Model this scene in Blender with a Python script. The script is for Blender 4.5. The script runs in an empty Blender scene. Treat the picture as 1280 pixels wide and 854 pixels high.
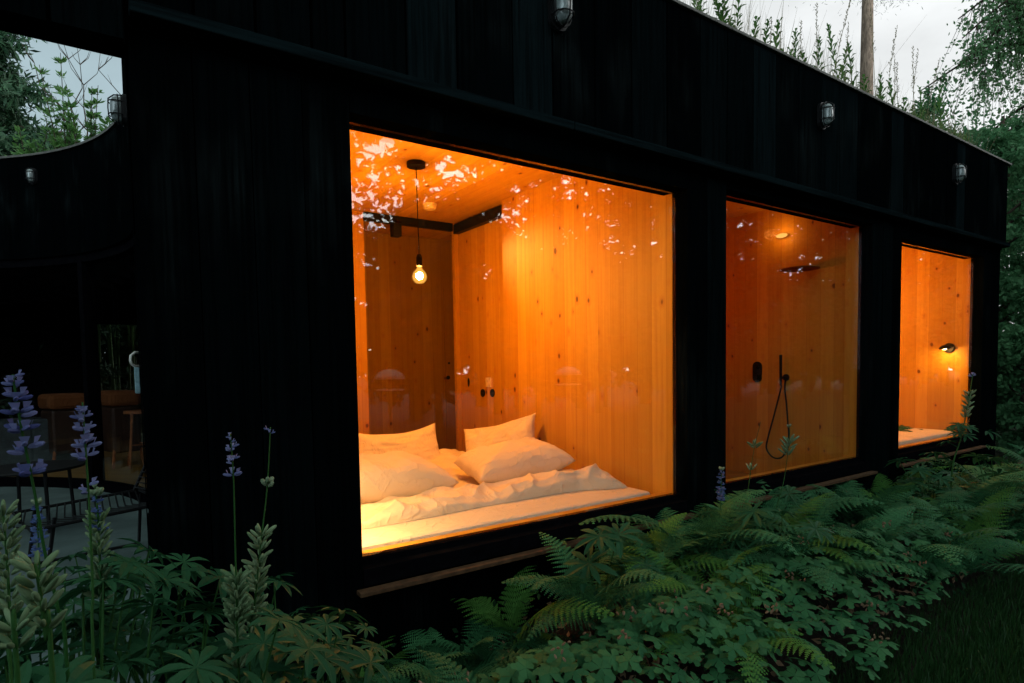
import bpy, bmesh, math, random
import numpy as np
from mathutils import Vector, Matrix, noise
rnd = random.Random(7)
rng = np.random.default_rng(7)
S = bpy.context.scene
COL = S.collection
PI = math.pi

# ------------------------------------------------------------------ camera
CAM = np.array([0.0, -2.284, 1.528])
FPX, SHY = 754.608, 67.727
def _basis(y, p, r):
    f = np.array([math.sin(y)*math.cos(p), math.cos(y)*math.cos(p), math.sin(p)])
    r0 = np.array([math.cos(y), -math.sin(y), 0.0]); u0 = np.cross(r0, f)
    return r0*math.cos(r)+u0*math.sin(r), -r0*math.sin(r)+u0*math.cos(r), f
CR, CU, CF = _basis(math.radians(34.48358811), math.radians(-2.9814559), math.radians(-0.95120298))
cam = bpy.data.cameras.new('camera'); camo = bpy.data.objects.new('camera', cam); COL.objects.link(camo)
M = Matrix.Identity(4)
for i in range(3):
    M[i][0] = CR[i]; M[i][1] = CU[i]; M[i][2] = -CF[i]; M[i][3] = CAM[i]
camo.matrix_world = M
cam.sensor_width = 36.0; cam.sensor_fit = 'HORIZONTAL'; cam.lens = FPX/1280*36.0
cam.shift_y = SHY/1280; cam.clip_start = 0.02; cam.clip_end = 500
S.camera = camo
def ray(u, v): return CF + CR*(u-640)/FPX - CU*(v-427-SHY)/FPX
def aty(u, v, y):
    d = ray(u, v); return Vector(CAM + d*(y-CAM[1])/d[1])
def atz(u, v, z):
    d = ray(u, v); return Vector(CAM + d*(z-CAM[2])/d[2])
def atx(u, v, x):
    d = ray(u, v); return Vector(CAM + d*(x-CAM[0])/d[0])

# ------------------------------------------------------------------ world, sun, exposure
W = bpy.data.worlds.new('World'); S.world = W; W.use_nodes = True
def world():
    nt = W.node_tree; nt.nodes.clear(); N = nt.nodes.new; L = nt.links.new
    out = N('ShaderNodeOutputWorld'); bg = N('ShaderNodeBackground'); bg.inputs['Strength'].default_value = 0.1
    sky = N('ShaderNodeTexSky'); sky.sky_type = 'NISHITA'; sky.sun_disc = False
    sky.sun_elevation = math.radians(9); sky.sun_rotation = math.radians(200)
    tc = N('ShaderNodeTexCoord'); sep = N('ShaderNodeSeparateXYZ'); L(tc.outputs['Generated'], sep.inputs[0])
    mp = N('ShaderNodeMapping'); mp.inputs['Scale'].default_value = (2.2, 2.2, 5.0); L(tc.outputs['Generated'], mp.inputs[0])
    nz = N('ShaderNodeTexNoise'); nz.inputs['Scale'].default_value = 1.6; nz.inputs['Detail'].default_value = 6; nz.inputs['Roughness'].default_value = .55
    L(mp.outputs[0], nz.inputs['Vector'])
    def mr(a, b, c, d, src, smooth=True):
        m = N('ShaderNodeMapRange'); m.interpolation_type = 'SMOOTHSTEP' if smooth else 'LINEAR'
        for k, v in zip(('From Min', 'From Max', 'To Min', 'To Max'), (a, b, c, d)): m.inputs[k].default_value = v
        L(src, m.inputs['Value']); return m.outputs[0]
    def mul(a, b):
        m = N('ShaderNodeMath'); m.operation = 'MULTIPLY'; L(a, m.inputs[0])
        if isinstance(b, float): m.inputs[1].default_value = b
        else: L(b, m.inputs[1])
        return m.outputs[0]
    cl = mr(.3, .72, .84, 1.08, nz.outputs['Fac'])
    side = mr(-.05, .6, .56, 1.0, sep.outputs['X'])           # heavier cloud to the west
    back = mr(.05, -.75, 1.0, 8.0, sep.outputs['Y'])           # bright clearing where the sun has gone down
    low = mr(.62, .25, 0.0, 1.0, sep.outputs['Z'])
    mixb = N('ShaderNodeMix'); mixb.data_type = 'FLOAT'; L(low, mixb.inputs[0]); mixb.inputs[2].default_value = 1.0; L(back, mixb.inputs[3])
    zen = mr(.42, .85, 1.0, .95, sep.outputs['Z'])
    val = mul(mul(mul(mul(cl, side), mixb.outputs[0]), zen), 10.3)
    tint = N('ShaderNodeMix'); tint.data_type = 'RGBA'
    L(mr(0, .55, 0, 1, sep.outputs['X']), tint.inputs[0])
    tint.inputs[6].default_value = (.74, .97, 1.06, 1); tint.inputs[7].default_value = (.97, .995, 1.0, 1)
    tz = N('ShaderNodeMix'); tz.data_type = 'RGBA'; L(mr(.42, .8, 0, 1, sep.outputs['Z']), tz.inputs[0]); L(tint.outputs[2], tz.inputs[6]); tz.inputs[7].default_value = (.80, 1.0, .95, 1)
    vs = N('ShaderNodeVectorMath'); vs.operation = 'SCALE'; L(tz.outputs[2], vs.inputs[0]); L(val, vs.inputs['Scale'])
    mx = N('ShaderNodeMix'); mx.data_type = 'RGBA'; mx.inputs[0].default_value = .93
    L(sky.outputs[0], mx.inputs[6]); L(vs.outputs[0], mx.inputs[7])
    L(mx.outputs[2], bg.inputs['Color']); L(bg.outputs[0], out.inputs[0])
world()
sun = bpy.data.lights.new('sun', 'SUN'); sun.energy = 0.15; sun.angle = math.radians(25); sun.color = (1, .98, .94)
suno = bpy.data.objects.new('sun', sun); COL.objects.link(suno)
sd = Vector((math.sin(math.radians(200)), math.cos(math.radians(200)), math.tan(math.radians(38)))).normalized()
suno.rotation_euler = sd.to_track_quat('Z', 'Y').to_euler()
S.view_settings.view_transform = 'Standard'; S.view_settings.look = 'None'
S.view_settings.exposure = 0; S.view_settings.gamma = 1; S.view_settings.use_curve_mapping = False
S.render.engine = 'CYCLES'
S.cycles.use_denoising = True
S.cycles.max_bounces = 8; S.cycles.diffuse_bounces = 4; S.cycles.glossy_bounces = 4
S.cycles.transmission_bounces = 6; S.cycles.transparent_max_bounces = 16
S.cycles.sample_clamp_indirect = 8
S.cycles.caustics_reflective = False; S.cycles.caustics_refractive = False

# ------------------------------------------------------------------ helpers
class MB:
    def __init__(s): s.v = []; s.f = []; s.t = []; s.tone = 0.5
    def quad(s, a, b, c, d):
        n = len(s.v); s.v += [tuple(a), tuple(b), tuple(c), tuple(d)]; s.f.append((n, n+1, n+2, n+3)); s.t.append(s.tone)
    def tri(s, a, b, c):
        n = len(s.v); s.v += [tuple(a), tuple(b), tuple(c)]; s.f.append((n, n+1, n+2)); s.t.append(s.tone)
    def poly(s, pts):
        n = len(s.v); s.v += [tuple(p) for p in pts]; s.f.append(tuple(range(n, n+len(pts)))); s.t.append(s.tone)
    def box(s, x0, y0, z0, x1, y1, z1):
        n = len(s.v)
        s.v += [(x, y, z) for z in (z0, z1) for y in (y0, y1) for x in (x0, x1)]
        for f in ((0, 2, 3, 1), (4, 5, 7, 6), (0, 1, 5, 4), (2, 6, 7, 3), (0, 4, 6, 2), (1, 3, 7, 5)):
            s.f.append(tuple(n+i for i in f)); s.t.append(s.tone)
        return s
    def tube(s, pts, rad, n=6, caps=True):
        pts = [Vector(p) for p in pts]; k = len(pts)
        if not hasattr(rad, '__len__'): rad = [rad]*k
        base = len(s.v); up = None
        for i, p in enumerate(pts):
            t = (pts[min(i+1, k-1)]-pts[max(i-1, 0)])
            if t.length < 1e-9: t = Vector((0, 0, 1))
            t.normalize()
            if up is None: up = Vector((1, 0, 0)) if abs(t.x) < .8 else Vector((0, 1, 0))
            a = (up - t*up.dot(t)); 
            if a.length < 1e-6: a = t.orthogonal()
            a.normalize(); up = a; b = t.cross(a)
            for j in range(n):
                w = 2*PI*j/n; s.v.append(tuple(p + (a*math.cos(w)+b*math.sin(w))*rad[i]))
        for i in range(k-1):
            for j in range(n):
                j2 = (j+1) % n
                s.f.append((base+i*n+j, base+i*n+j2, base+(i+1)*n+j2, base+(i+1)*n+j)); s.t.append(s.tone)
        if caps:
            s.f.append(tuple(base+j for j in reversed(range(n)))); s.t.append(s.tone)
            s.f.append(tuple(base+(k-1)*n+j for j in range(n))); s.t.append(s.tone)
        return s
    def lathe(s, prof, c=(0, 0, 0), n=20, axis=None):
        # prof: (radius, height) list, spun about axis (default z)
        ax = Vector(axis or (0, 0, 1)).normalized(); a = ax.orthogonal().normalized(); b = ax.cross(a); c = Vector(c)
        base = len(s.v)
        for r, h in prof:
            for j in range(n):
                w = 2*PI*j/n; s.v.append(tuple(c+ax*h+(a*math.cos(w)+b*math.sin(w))*r))
        for i in range(len(prof)-1):
            for j in range(n):
                j2 = (j+1) % n
                s.f.append((base+i*n+j, base+i*n+j2, base+(i+1)*n+j2, base+(i+1)*n+j)); s.t.append(s.tone)
        return s
    def ball(s, c, r, d=(0, 0, 1), stretch=1.0, n=6, m=4, flat=1.0):
        c = Vector(c); d = Vector(d).normalized(); a = d.orthogonal().normalized(); b = d.cross(a); base = len(s.v)
        for i in range(m+1):
            th = PI*i/m; h = -math.cos(th)*r*stretch; q = math.sin(th)*r
            for j in range(n):
                w = 2*PI*j/n; s.v.append(tuple(c+d*h+a*(q*math.cos(w))+b*(q*flat*math.sin(w))))
        for i in range(m):
            for j in range(n):
                j2 = (j+1) % n
                s.f.append((base+i*n+j, base+i*n+j2, base+(i+1)*n+j2, base+(i+1)*n+j)); s.t.append(s.tone)
        return s
    def mesh(s, name, mat, smooth=False, merge=False):
        me = bpy.data.meshes.new(name); me.from_pydata(s.v, [], s.f)
        at = me.attributes.new('tone', 'FLOAT', 'FACE'); at.data.foreach_set('value', np.array(s.t, dtype=np.float32))
        if merge or smooth:
            bm = bmesh.new(); bm.from_mesh(me); bmesh.ops.remove_doubles(bm, verts=bm.verts, dist=1e-5); bm.to_mesh(me); bm.free()
        me.materials.append(mat)
        if smooth: me.polygons.foreach_set('use_smooth', [True]*len(me.polygons))
        me.update(); return me
    def build(s, name, mat, parent=None, smooth=False, bevel=0, **kw):
        me = s.mesh(name, mat, smooth, **kw); return link(name, me, parent, bevel)
def link(name, me, parent=None, bevel=0):
    o = bpy.data.objects.new(name, me); COL.objects.link(o)
    if parent: o.parent = parent
    if bevel:
        b = o.modifiers.new('bevel', 'BEVEL'); b.width = bevel; b.segments = 2; b.limit_method = 'ANGLE'
    return o
def quads_mesh(name, V, mat, tone=None):
    V = np.asarray(V, dtype=np.float32); n = len(V); me = bpy.data.meshes.new(name)
    me.vertices.add(n*4); me.vertices.foreach_set('co', V.reshape(-1))
    me.loops.add(n*4); me.loops.foreach_set('vertex_index', np.arange(n*4, dtype=np.int32))
    me.polygons.add(n); me.polygons.foreach_set('loop_start', np.arange(0, n*4, 4, dtype=np.int32))
    at = me.attributes.new('tone', 'FLOAT', 'FACE')
    at.data.foreach_set('value', np.asarray(tone if tone is not None else rng.random(n), dtype=np.float32))
    me.materials.append(mat); me.update(calc_edges=True); me.validate(); return me
def tag(o, label=None, cat=None, group=None, kind=None):
    for k, v in (('label', label), ('category', cat), ('group', group), ('kind', kind)):
        if v: o[k] = v
    return o
def empty(name, loc, label, cat, group=None, rz=0):
    o = bpy.data.objects.new(name, None); COL.objects.link(o); o.location = loc; o.rotation_euler = (0, 0, rz)
    o.empty_display_size = .1
    return tag(o, label, cat, group)
def copy_tree(o, parent=None):
    c = o.copy(); COL.objects.link(c)
    if parent: c.parent = parent
    for ch in list(o.children): copy_tree(ch, c)
    return c

# ------------------------------------------------------------------ materials
class NT:
    def __init__(s, name):
        s.m = bpy.data.materials.new(name); s.m.use_nodes = True; s.t = s.m.node_tree; s.t.nodes.clear()
        s.out = s.n('ShaderNodeOutputMaterial')
    def n(s, t): return s.t.nodes.new(t)
    def l(s, a, b): s.t.links.new(a, b)
    def math(s, op, a, b=None, c=None):
        m = s.n('ShaderNodeMath'); m.operation = op
        for i, x in enumerate((a, b, c)):
            if x is None: continue
            if isinstance(x, (int, float)): m.inputs[i].default_value = x
            else: s.l(x, m.inputs[i])
        return m.outputs[0]
    def mix(s, f, a, b, typ='RGBA', blend='MIX'):
        m = s.n('ShaderNodeMix'); m.data_type = 'RGBA'; m.blend_type = blend
        for i, x in ((0, f), (6, a), (7, b)):
            if isinstance(x, (int, float)): m.inputs[i].default_value = x
            elif isinstance(x, tuple): m.inputs[i].default_value = (*x[:3], 1)
            else: s.l(x, m.inputs[i])
        return m.outputs[2]
    def mr(s, src, a, b, c, d, smooth=True):
        m = s.n('ShaderNodeMapRange'); m.interpolation_type = 'SMOOTHSTEP' if smooth else 'LINEAR'
        for k, v in zip(('From Min', 'From Max', 'To Min', 'To Max'), (a, b, c, d)): m.inputs[k].default_value = v
        s.l(src, m.inputs['Value']); return m.outputs[0]
    def noise(s, vec, scale, detail=3, rough=.5):
        t = s.n('ShaderNodeTexNoise'); t.inputs['Scale'].default_value = scale; t.inputs['Detail'].default_value = detail; t.inputs['Roughness'].default_value = rough
        if vec is not None: s.l(vec, t.inputs['Vector'])
        return t.outputs['Fac']
    def mapping(s, vec, scale):
        m = s.n('ShaderNodeMapping'); m.inputs['Scale'].default_value = scale; s.l(vec, m.inputs[0]); return m.outputs[0]
    def obj(s): return s.n('ShaderNodeTexCoord').outputs['Object']
    def attr(s): 
        a = s.n('ShaderNodeAttribute'); a.attribute_name = 'tone'; return a.outputs['Fac']
    def bsdf(s, col, rough=.5, spec=.5, metal=0.0, bump=None, bstr=.2, bdist=.01, **kw):
        b = s.n('ShaderNodeBsdfPrincipled')
        if isinstance(col, tuple): b.inputs['Base Color'].default_value = (*col[:3], 1)
        else: s.l(col, b.inputs['Base Color'])
        if isinstance(rough, (int, float)): b.inputs['Roughness'].default_value = rough
        else: s.l(rough, b.inputs['Roughness'])
        b.inputs['Specular IOR Level'].default_value = spec; b.inputs['Metallic'].default_value = metal
        for k, v in kw.items(): b.inputs[k].default_value = v
        if bump is not None:
            bp = s.n('ShaderNodeBump'); bp.inputs['Strength'].default_value = bstr; bp.inputs['Distance'].default_value = bdist
            s.l(bump, bp.inputs['Height']); s.l(bp.outputs[0], b.inputs['Normal'])
        s.l(b.outputs[0], s.out.inputs[0]); return s.m
def simple(name, col, rough=.5, spec=.5, metal=0.0, var=.25, scale=25):
    t = NT(name); n = t.noise(t.obj(), scale, 4)
    c = t.mix(t.mr(n, .3, .7, 0, 1), tuple(x*(1-var) for x in col), tuple(min(1, x*(1+var)) for x in col))
    return t.bsdf(c, rough, spec, metal, bump=n, bstr=.05)
def emit(name, col, st):
    t = NT(name); e = t.n('ShaderNodeEmission'); e.inputs[0].default_value = (*col, 1); e.inputs[1].default_value = st
    t.l(e.outputs[0], t.out.inputs[0]); return t.m
def charred(name='charred_wood', gs=(70, 70, 2.0)):
    t = NT(name); o = t.obj(); tone = t.attr()
    g = t.noise(t.mapping(o, gs), 1.0, 5, .6)
    b = t.noise(t.mapping(o, (3, 3, 1.2)), 1.0, 3, .6)
    s = t.noise(t.mapping(o, (14, 14, 5)), 1.0, 6, .7)
    c = t.mix(tone, (.0009, .0015, .0018), (.0055, .0112, .0130))
    c = t.mix(t.mr(g, .40, .66, 0, .6), c, (.0006, .0007, .0008))
    c = t.mix(t.mr(b, .52, .75, 0, .6), c, t.mix(t.mr(g, .3, .7, 0, 1), (.012, .018, .019), (.002, .003, .003)))
    c = t.mix(t.mr(s, .79, .83, 0, .5), c, (.07, .07, .065))
    return t.bsdf(c, t.mr(g, .3, .7,   .6, .85), .0, bump=g, bstr=.35, bdist=.006)
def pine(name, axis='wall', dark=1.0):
    t = NT(name); o = t.obj(); sp = t.n('ShaderNodeSeparateXYZ'); t.l(o, sp.inputs[0])
    X, Y, Z = sp.outputs
    if axis == 'wall': h, lng = t.math('ADD', X, Y), Z
    elif axis == 'x': h, lng = X, Y
    else: h, lng = Y, X
    q = t.math('DIVIDE', h, .118); pid = t.math('FLOOR', q); fr = t.math('FRACT', q)
    wn = t.n('ShaderNodeTexWhiteNoise'); wn.noise_dimensions = '1D'; t.l(pid, wn.inputs['W']); r = wn.outputs['Value']
    zz = t.math('ADD', lng, t.math('MULTIPLY', r, 17.0))
    cmb = t.n('ShaderNodeCombineXYZ'); t.l(h, cmb.inputs[0]); t.l(zz, cmb.inputs[1]); t.l(t.math('MULTIPLY', r, 9.0), cmb.inputs[2]); v = cmb.outputs[0]
    grain = t.noise(t.mapping(v, (95, 2.2, 1)), 1.0, 4, .6)
    ring = t.noise(t.mapping(v, (26, 1.0, 1)), 1.0, 3, .5)
    vor = t.n('ShaderNodeTexVoronoi'); vor.inputs['Scale'].default_value = 1.0; vor.inputs['Randomness'].default_value = 1.0
    wob = t.noise(t.mapping(v, (20, 8, 1)), 1.0, 2, .5)
    off = t.n('ShaderNodeVectorMath'); off.operation = 'ADD'; t.l(t.mapping(v, (9.0, 6.0, 1)), off.inputs[0])
    cm2 = t.n('ShaderNodeCombineXYZ'); t.l(t.math('MULTIPLY', wob, .10), cm2.inputs[0]); t.l(t.math('MULTIPLY', wob, .10), cm2.inputs[1]); t.l(cm2.outputs[0], off.inputs[1])
    t.l(off.outputs[0], vor.inputs['Vector'])
    rs = t.n('ShaderNodeSeparateColor'); t.l(vor.outputs['Color'], rs.inputs[0])
    size = t.mr(rs.outputs[0], .2, 1, .045, .15, False)
    kd = t.math('SUBTRACT', vor.outputs['Distance'], size)
    knot = t.mr(kd, -.05, .03, 1, 0); halo = t.mr(kd, .0, .22, 1, 0)
    has = t.math('GREATER_THAN', rs.outputs[0], .22)
    knot = t.math('MULTIPLY', knot, has); halo = t.math('MULTIPLY', halo, has)
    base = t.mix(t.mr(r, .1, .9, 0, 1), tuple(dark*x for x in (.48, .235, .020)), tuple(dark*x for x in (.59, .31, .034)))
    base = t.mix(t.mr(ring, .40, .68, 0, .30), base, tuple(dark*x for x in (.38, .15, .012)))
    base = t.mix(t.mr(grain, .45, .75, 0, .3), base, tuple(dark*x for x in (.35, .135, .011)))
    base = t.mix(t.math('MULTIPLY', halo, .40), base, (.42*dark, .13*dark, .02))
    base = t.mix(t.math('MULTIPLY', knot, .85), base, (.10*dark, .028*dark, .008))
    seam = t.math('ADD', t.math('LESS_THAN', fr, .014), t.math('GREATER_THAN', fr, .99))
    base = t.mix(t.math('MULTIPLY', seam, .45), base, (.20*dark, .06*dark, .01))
    return t.bsdf(base, .55, .25, bump=grain, bstr=.06, bdist=.004)
def glass(name, ior=1.62, tint=(1, 1, 1)):
    t = NT(name); tr = t.n('ShaderNodeBsdfTransparent'); tr.inputs[0].default_value = (*tint, 1)
    gl = t.n('ShaderNodeBsdfGlossy'); gl.inputs['Roughness'].default_value = 0.0
    ge = t.n('ShaderNodeNewGeometry'); fz = t.n('ShaderNodeFresnel')
    t.l(t.math('ADD', ior, t.math('MULTIPLY', ge.outputs['Backfacing'], 1/ior-ior)), fz.inputs[0])
    mx = t.n('ShaderNodeMixShader'); t.l(fz.outputs[0], mx.inputs[0]); t.l(tr.outputs[0], mx.inputs[1]); t.l(gl.outputs[0], mx.inputs[2])
    t.l(mx.outputs[0], t.out.inputs[0]); return t.m
def amber():
    t = NT('amber_bulb_glass'); tr = t.n('ShaderNodeBsdfTransparent'); tr.inputs[0].default_value = (1, .93, .8, 1)
    e = t.n('ShaderNodeEmission'); e.inputs[0].default_value = (1, .46, .07, 1); e.inputs[1].default_value = 1.9
    mx = t.n('ShaderNodeMixShader'); lw = t.n('ShaderNodeLayerWeight'); lw.inputs[0].default_value = .5
    t.l(t.mr(lw.outputs['Facing'], 0, 1, .45, .15), mx.inputs[0]); t.l(tr.outputs[0], mx.inputs[1]); t.l(e.outputs[0], mx.inputs[2]); t.l(mx.outputs[0], t.out.inputs[0]); return t.m
def leaf(name, ca, cb, rough=.5, trans=.25, spec=.3):
    t = NT(name); tone = t.attr(); oi = t.n('ShaderNodeObjectInfo').outputs['Random']
    f = t.math('ADD', t.math('MULTIPLY', tone, .6), t.math('MULTIPLY', oi, .4))
    c = t.mix(f, ca, cb)
    b = t.n('ShaderNodeBsdfPrincipled'); t.l(c, b.inputs['Base Color']); b.inputs['Roughness'].default_value = rough; b.inputs['Specular IOR Level'].default_value = spec
    tl = t.n('ShaderNodeBsdfTranslucent'); t.l(c, tl.inputs[0])
    mx = t.n('ShaderNodeMixShader'); mx.inputs[0].default_value = trans
    t.l(b.outputs[0], mx.inputs[1]); t.l(tl.outputs[0], mx.inputs[2]); t.l(mx.outputs[0], t.out.inputs[0]); return t.m
def cloth(name, col):
    t = NT(name); o = t.obj()
    n = t.noise(o, 7, 5, .55); w = t.noise(o, 4, 2)
    cr = t.n('ShaderNodeTexNoise'); cr.inputs['Scale'].default_value = 6; cr.inputs['Detail'].default_value = 3; cr.inputs['Distortion'].default_value = 1.6; t.l(o, cr.inputs['Vector'])
    ridge = t.math('POWER', t.math('SUBTRACT', 1.0, t.math('MULTIPLY', t.math('ABSOLUTE', t.math('SUBTRACT', cr.outputs['Fac'], .5)), 4.0)), 4.0)
    f = t.noise(t.mapping(o, (500, 500, 500)), 1.0, 2)
    hgt = t.math('ADD', t.math('MULTIPLY', n, .6), t.math('ADD', t.math('MULTIPLY', ridge, .22), t.math('MULTIPLY', f, .03)))
    return t.bsdf(t.mix(n, tuple(x*.95 for x in col), col), .9, .1, bump=hgt, bstr=.5, bdist=.03)
def concrete():
    t = NT('concrete'); o = t.obj(); n = t.noise(o, 3, 8, .6); n2 = t.noise(o, 60, 3)
    c = t.mix(t.mr(n, .3, .7, 0, 1), (.085, .125, .125), (.14, .20, .20)); c = t.mix(t.mr(n2, .55, .75, 0, .3), c, (.15, .15, .15))
    return t.bsdf(c, .75, .3, bump=n2, bstr=.1)
def bark(name, ca, cb):
    t = NT(name); n = t.noise(t.mapping(t.obj(), (18, 18, 4)), 1.0, 6, .65)
    return t.bsdf(t.mix(t.mr(n, .35, .65, 0, 1), ca, cb), .9, .2, bump=n, bstr=.8, bdist=.03)
def soil(name, ca, cb):
    t = NT(name); o = t.obj(); n = t.noise(o, 5, 8, .65); n2 = t.noise(o, 45, 5, .6)
    return t.bsdf(t.mix(t.mr(n2, .3, .7, 0, 1), ca, t.mix(n, ca, cb)), .95, .15, bump=n2, bstr=.6, bdist=.03)
MAT = dict(
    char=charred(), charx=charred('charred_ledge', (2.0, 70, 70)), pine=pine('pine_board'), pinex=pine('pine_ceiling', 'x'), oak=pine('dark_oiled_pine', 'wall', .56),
    glass=glass('window_glass'), globe=amber(), black=simple('black_metal', (.007, .007, .008), .5, .2),
    frame=simple('black_aluminium', (.003, .003, .004), .9, 0), ledge=simple('dark_sill_metal', (.085, .046, .025), .6, .1),
    cap=simple('roof_edge_metal', (.085, .08, .07), .6, .3), linen=cloth('white_linen', (.76, .63, .46)), mattress=cloth('mattress_cloth', (.72, .62, .48)),
    bulb=emit('bulb_filament', (1, .42, .060), 7200), bulbdim=emit('bulb_dim', (1, .18, .010), 900), bulbmid=emit('bulb_mid', (1, .42, .062), 9800), reading=emit('reading_light', (1, .60, .24), 2800), reading2=emit('far_reading_light', (1, .52, .16), 420), spot=emit('shower_glow', (1, .45, .09), 1.5), live=emit('living_light', (1, .42, .12), 1.4),
    cream=simple('cream_plastic', (.72, .55, .30), .4), white=simple('white_plastic', (.75, .73, .68), .4),
    lampglass=simple('ribbed_lamp_glass', (.20, .23, .23), .12, .8), shadebrown=simple('shade_brown', (.26, .10, .022), .7, .0),
    chrome=simple('chrome', (.75, .77, .78), .15, .5, 1.0), concrete=concrete(), tan=cloth('tan_leather', (.20, .07, .025)), tanbody=simple('shaded_leather', (.035, .014, .007), .6), legwood=simple('orange_wood', (.30, .10, .03), .6),
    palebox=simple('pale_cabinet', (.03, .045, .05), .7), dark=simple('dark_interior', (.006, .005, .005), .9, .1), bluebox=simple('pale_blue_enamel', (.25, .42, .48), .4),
    soil=soil('bed_soil', (.010, .008, .006), (.03, .022, .015)), lawn=soil('lawn_ground', (.010, .020, .006), (.022, .04, .012)), roofsoil=soil('roof_soil', (.03, .03, .015), (.06, .06, .03)),
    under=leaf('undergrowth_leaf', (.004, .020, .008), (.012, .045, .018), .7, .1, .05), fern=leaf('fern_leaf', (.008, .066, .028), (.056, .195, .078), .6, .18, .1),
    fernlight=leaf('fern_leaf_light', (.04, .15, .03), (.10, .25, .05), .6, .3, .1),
    lupleaf=leaf('lupin_leaf', (.009, .058, .024), (.034, .12, .05), .55, .25, .12), geran=leaf('geranium_leaf', (.022, .11, .045), (.078, .23, .082), .6, .25, .1),
    stem=leaf('green_stem', (.015, .07, .015), (.035, .10, .025), .6, 0, .1), straw=leaf('dry_stem', (.18, .15, .07), (.30, .25, .13), .7, .1),
    blue=leaf('lupin_petal', (.055, .065, .23), (.25, .27, .50), .6, .3), deepblue=leaf('lupin_petal_deep', (.025, .05, .19), (.10, .16, .36), .6, .3), pod=leaf('lupin_pod', (.075, .15, .065), (.24, .33, .19), .75, .15, .1),
    bud=leaf('lupin_bud', (.14, .22, .12), (.28, .34, .22), .7, .2), bract=leaf('geranium_seed', (.14, .085, .045), (.26, .16, .10), .7, .1),
    grass=leaf('grass_blade', (.008, .04, .010), (.028, .085, .022), .5, .2), herb=leaf('willowherb_leaf', (.06, .16, .035), (.13, .27, .07), .5, .35),
    birch=leaf('birch_leaf', (.06, .18, .07), (.19, .34, .16), .55, .4, .12), shrub=leaf('shrub_leaf', (.028, .12, .045), (.13, .28, .13), .6, .35, .1),
    conifer=leaf('conifer_needle', (.012, .045, .022), (.035, .09, .04), .6, .1), willow=leaf('bright_leaf', (.05, .14, .035), (.12, .26, .07), .5, .35),
    forest=leaf('forest_leaf', (.012, .035, .012), (.03, .07, .025), .6, .2), bark=bark('pine_bark', (.09, .06, .045), (.22, .15, .11)), twig=bark('twig_bark', (.03, .022, .016), (.07, .05, .035)),
    bamboo=leaf('bamboo_cane', (.05, .12, .04), (.14, .24, .08), .4, .0),
)

def sst(a, b, x): t = max(0, min(1, (x-a)/(b-a))); return t*t*(3-2*t)
# ------------------------------------------------------------------ ground
GZ = .2
m = MB(); m.box(-70, -70, -.4, 70, 70, GZ-.004); tag(m.build('ground', MAT['lawn']), kind='structure')
def bedz(x, y): return GZ+  (.20-.06*sst(2.8, 3.4, x))*sst(.9, 2.2, x)*sst(-1.15, -.45, y)
m = MB()
bed = [(-3, -.02), (-3, -1.6), (.2, -1.75), (1.6, -1.62), (2.9, -1.15), (3.6, -.98), (4.8, -1.15), (6.5, -1.6), (9.5, -1.9), (10.5, -.6), (9.5, -.02)]
for i in range(90):
    for j in range(16):
        xa, xb = -3+13.5*i/90, -3+13.5*(i+1)/90
        fr_ = lambda x: -1.55 if x < .6 else -1.22-.33*(1-sst(.6, 1.4, x))-.25*sst(4.5, 8, x)
        q = [(x, fr_(x)+(-.02-fr_(x))*t) for x, t in ((xa, j/16), (xb, j/16), (xb, (j+1)/16), (xa, (j+1)/16))]
        m.quad(*[(x, y, bedz(x, y)+.004) for x, y in q])
tag(m.build('flower_bed_soil', MAT['soil']), kind='structure')
FZ = .47                                                     # floor level of patio and rooms

# ------------------------------------------------------------------ cabin
cabin = empty('cabin', (0, 0, 0), 'long black charred timber cabin with three glowing windows and a round open patio', 'cabin')
ZT, ZS, YW = 2.5, .75, .10
XR, RT = 7.62, 3.45
WIN = [(.84, 2.793, ZS, 2.5), (3.151, 4.961, ZS, 2.554), (5.449, 7.191, ZS, 2.5)]
ZC, XW, YB, YC = 2.87, 2.795, 2.81, 3.52
# upper boards: board edges read along the facade
edges_px = [437, 512, 575, 643, 693, 745, 790, 834, 875, 908, 940, 969, 997, 1025, 1048, 1071, 1094, 1113, 1129, 1150, 1166, 1182, 1195, 1206, 1222, 1234, 1246]
edge_x = [aty(u, 250, -.04).x for u in edges_px]
tones = {512: .75, 643: .8, 940: .7, 1048: .45, 875: .35, 1113: .6, 1195: .8, 790: .3, 1025: .45}
m = MB()
xs = [(-5.2+.19*i) for i in range(int((edge_x[0]+5.2)/.19)+1)]; xs = [x for x in xs if x < edge_x[0]-.06]+edge_x+[XR]
tlist = [rnd.uniform(0, .25) for _ in xs]
for i in range(len(xs)-1):
    m.tone = tlist[i]
    if xs[i] in edge_x: m.tone = tones.get(edges_px[edge_x.index(xs[i])], rnd.uniform(.02, .22))
    a, b = xs[i]+.006, xs[i+1]-.006; dy = rnd.uniform(0, .008)
    lo = 2.545 if a < .1 else 2.664
    m.box(a, -.04-dy, lo, b, -.012, RT-.012)
m.build('cladding', MAT['char'], cabin)
m = MB(); m.tone = .02; m.box(-5.2, -.010, 2.547, .12, .10, RT-.02); m.box(.122, -.010, 2.60, XR-.004, .10, RT-.02); m.build('fascia', MAT['char'], cabin)
m = MB(); m.tone = 1.0
for a, b in ((.13, 1.9), (1.903, 4.45), (4.453, XR+.01)): m.box(a, -.075, 2.622, b, -.008, 2.662)
m.build('drip_ledge', MAT['charx'], cabin, bevel=.004)
m = MB(); m.box(-5.25, -.062, RT-.010, XR+.05, .12, RT+.008); m.box(XR-.1, .122, RT-.010, XR+.05, 7.55, RT+.008); m.build('roof_edge', MAT['cap'], cabin, bevel=.003)
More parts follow.
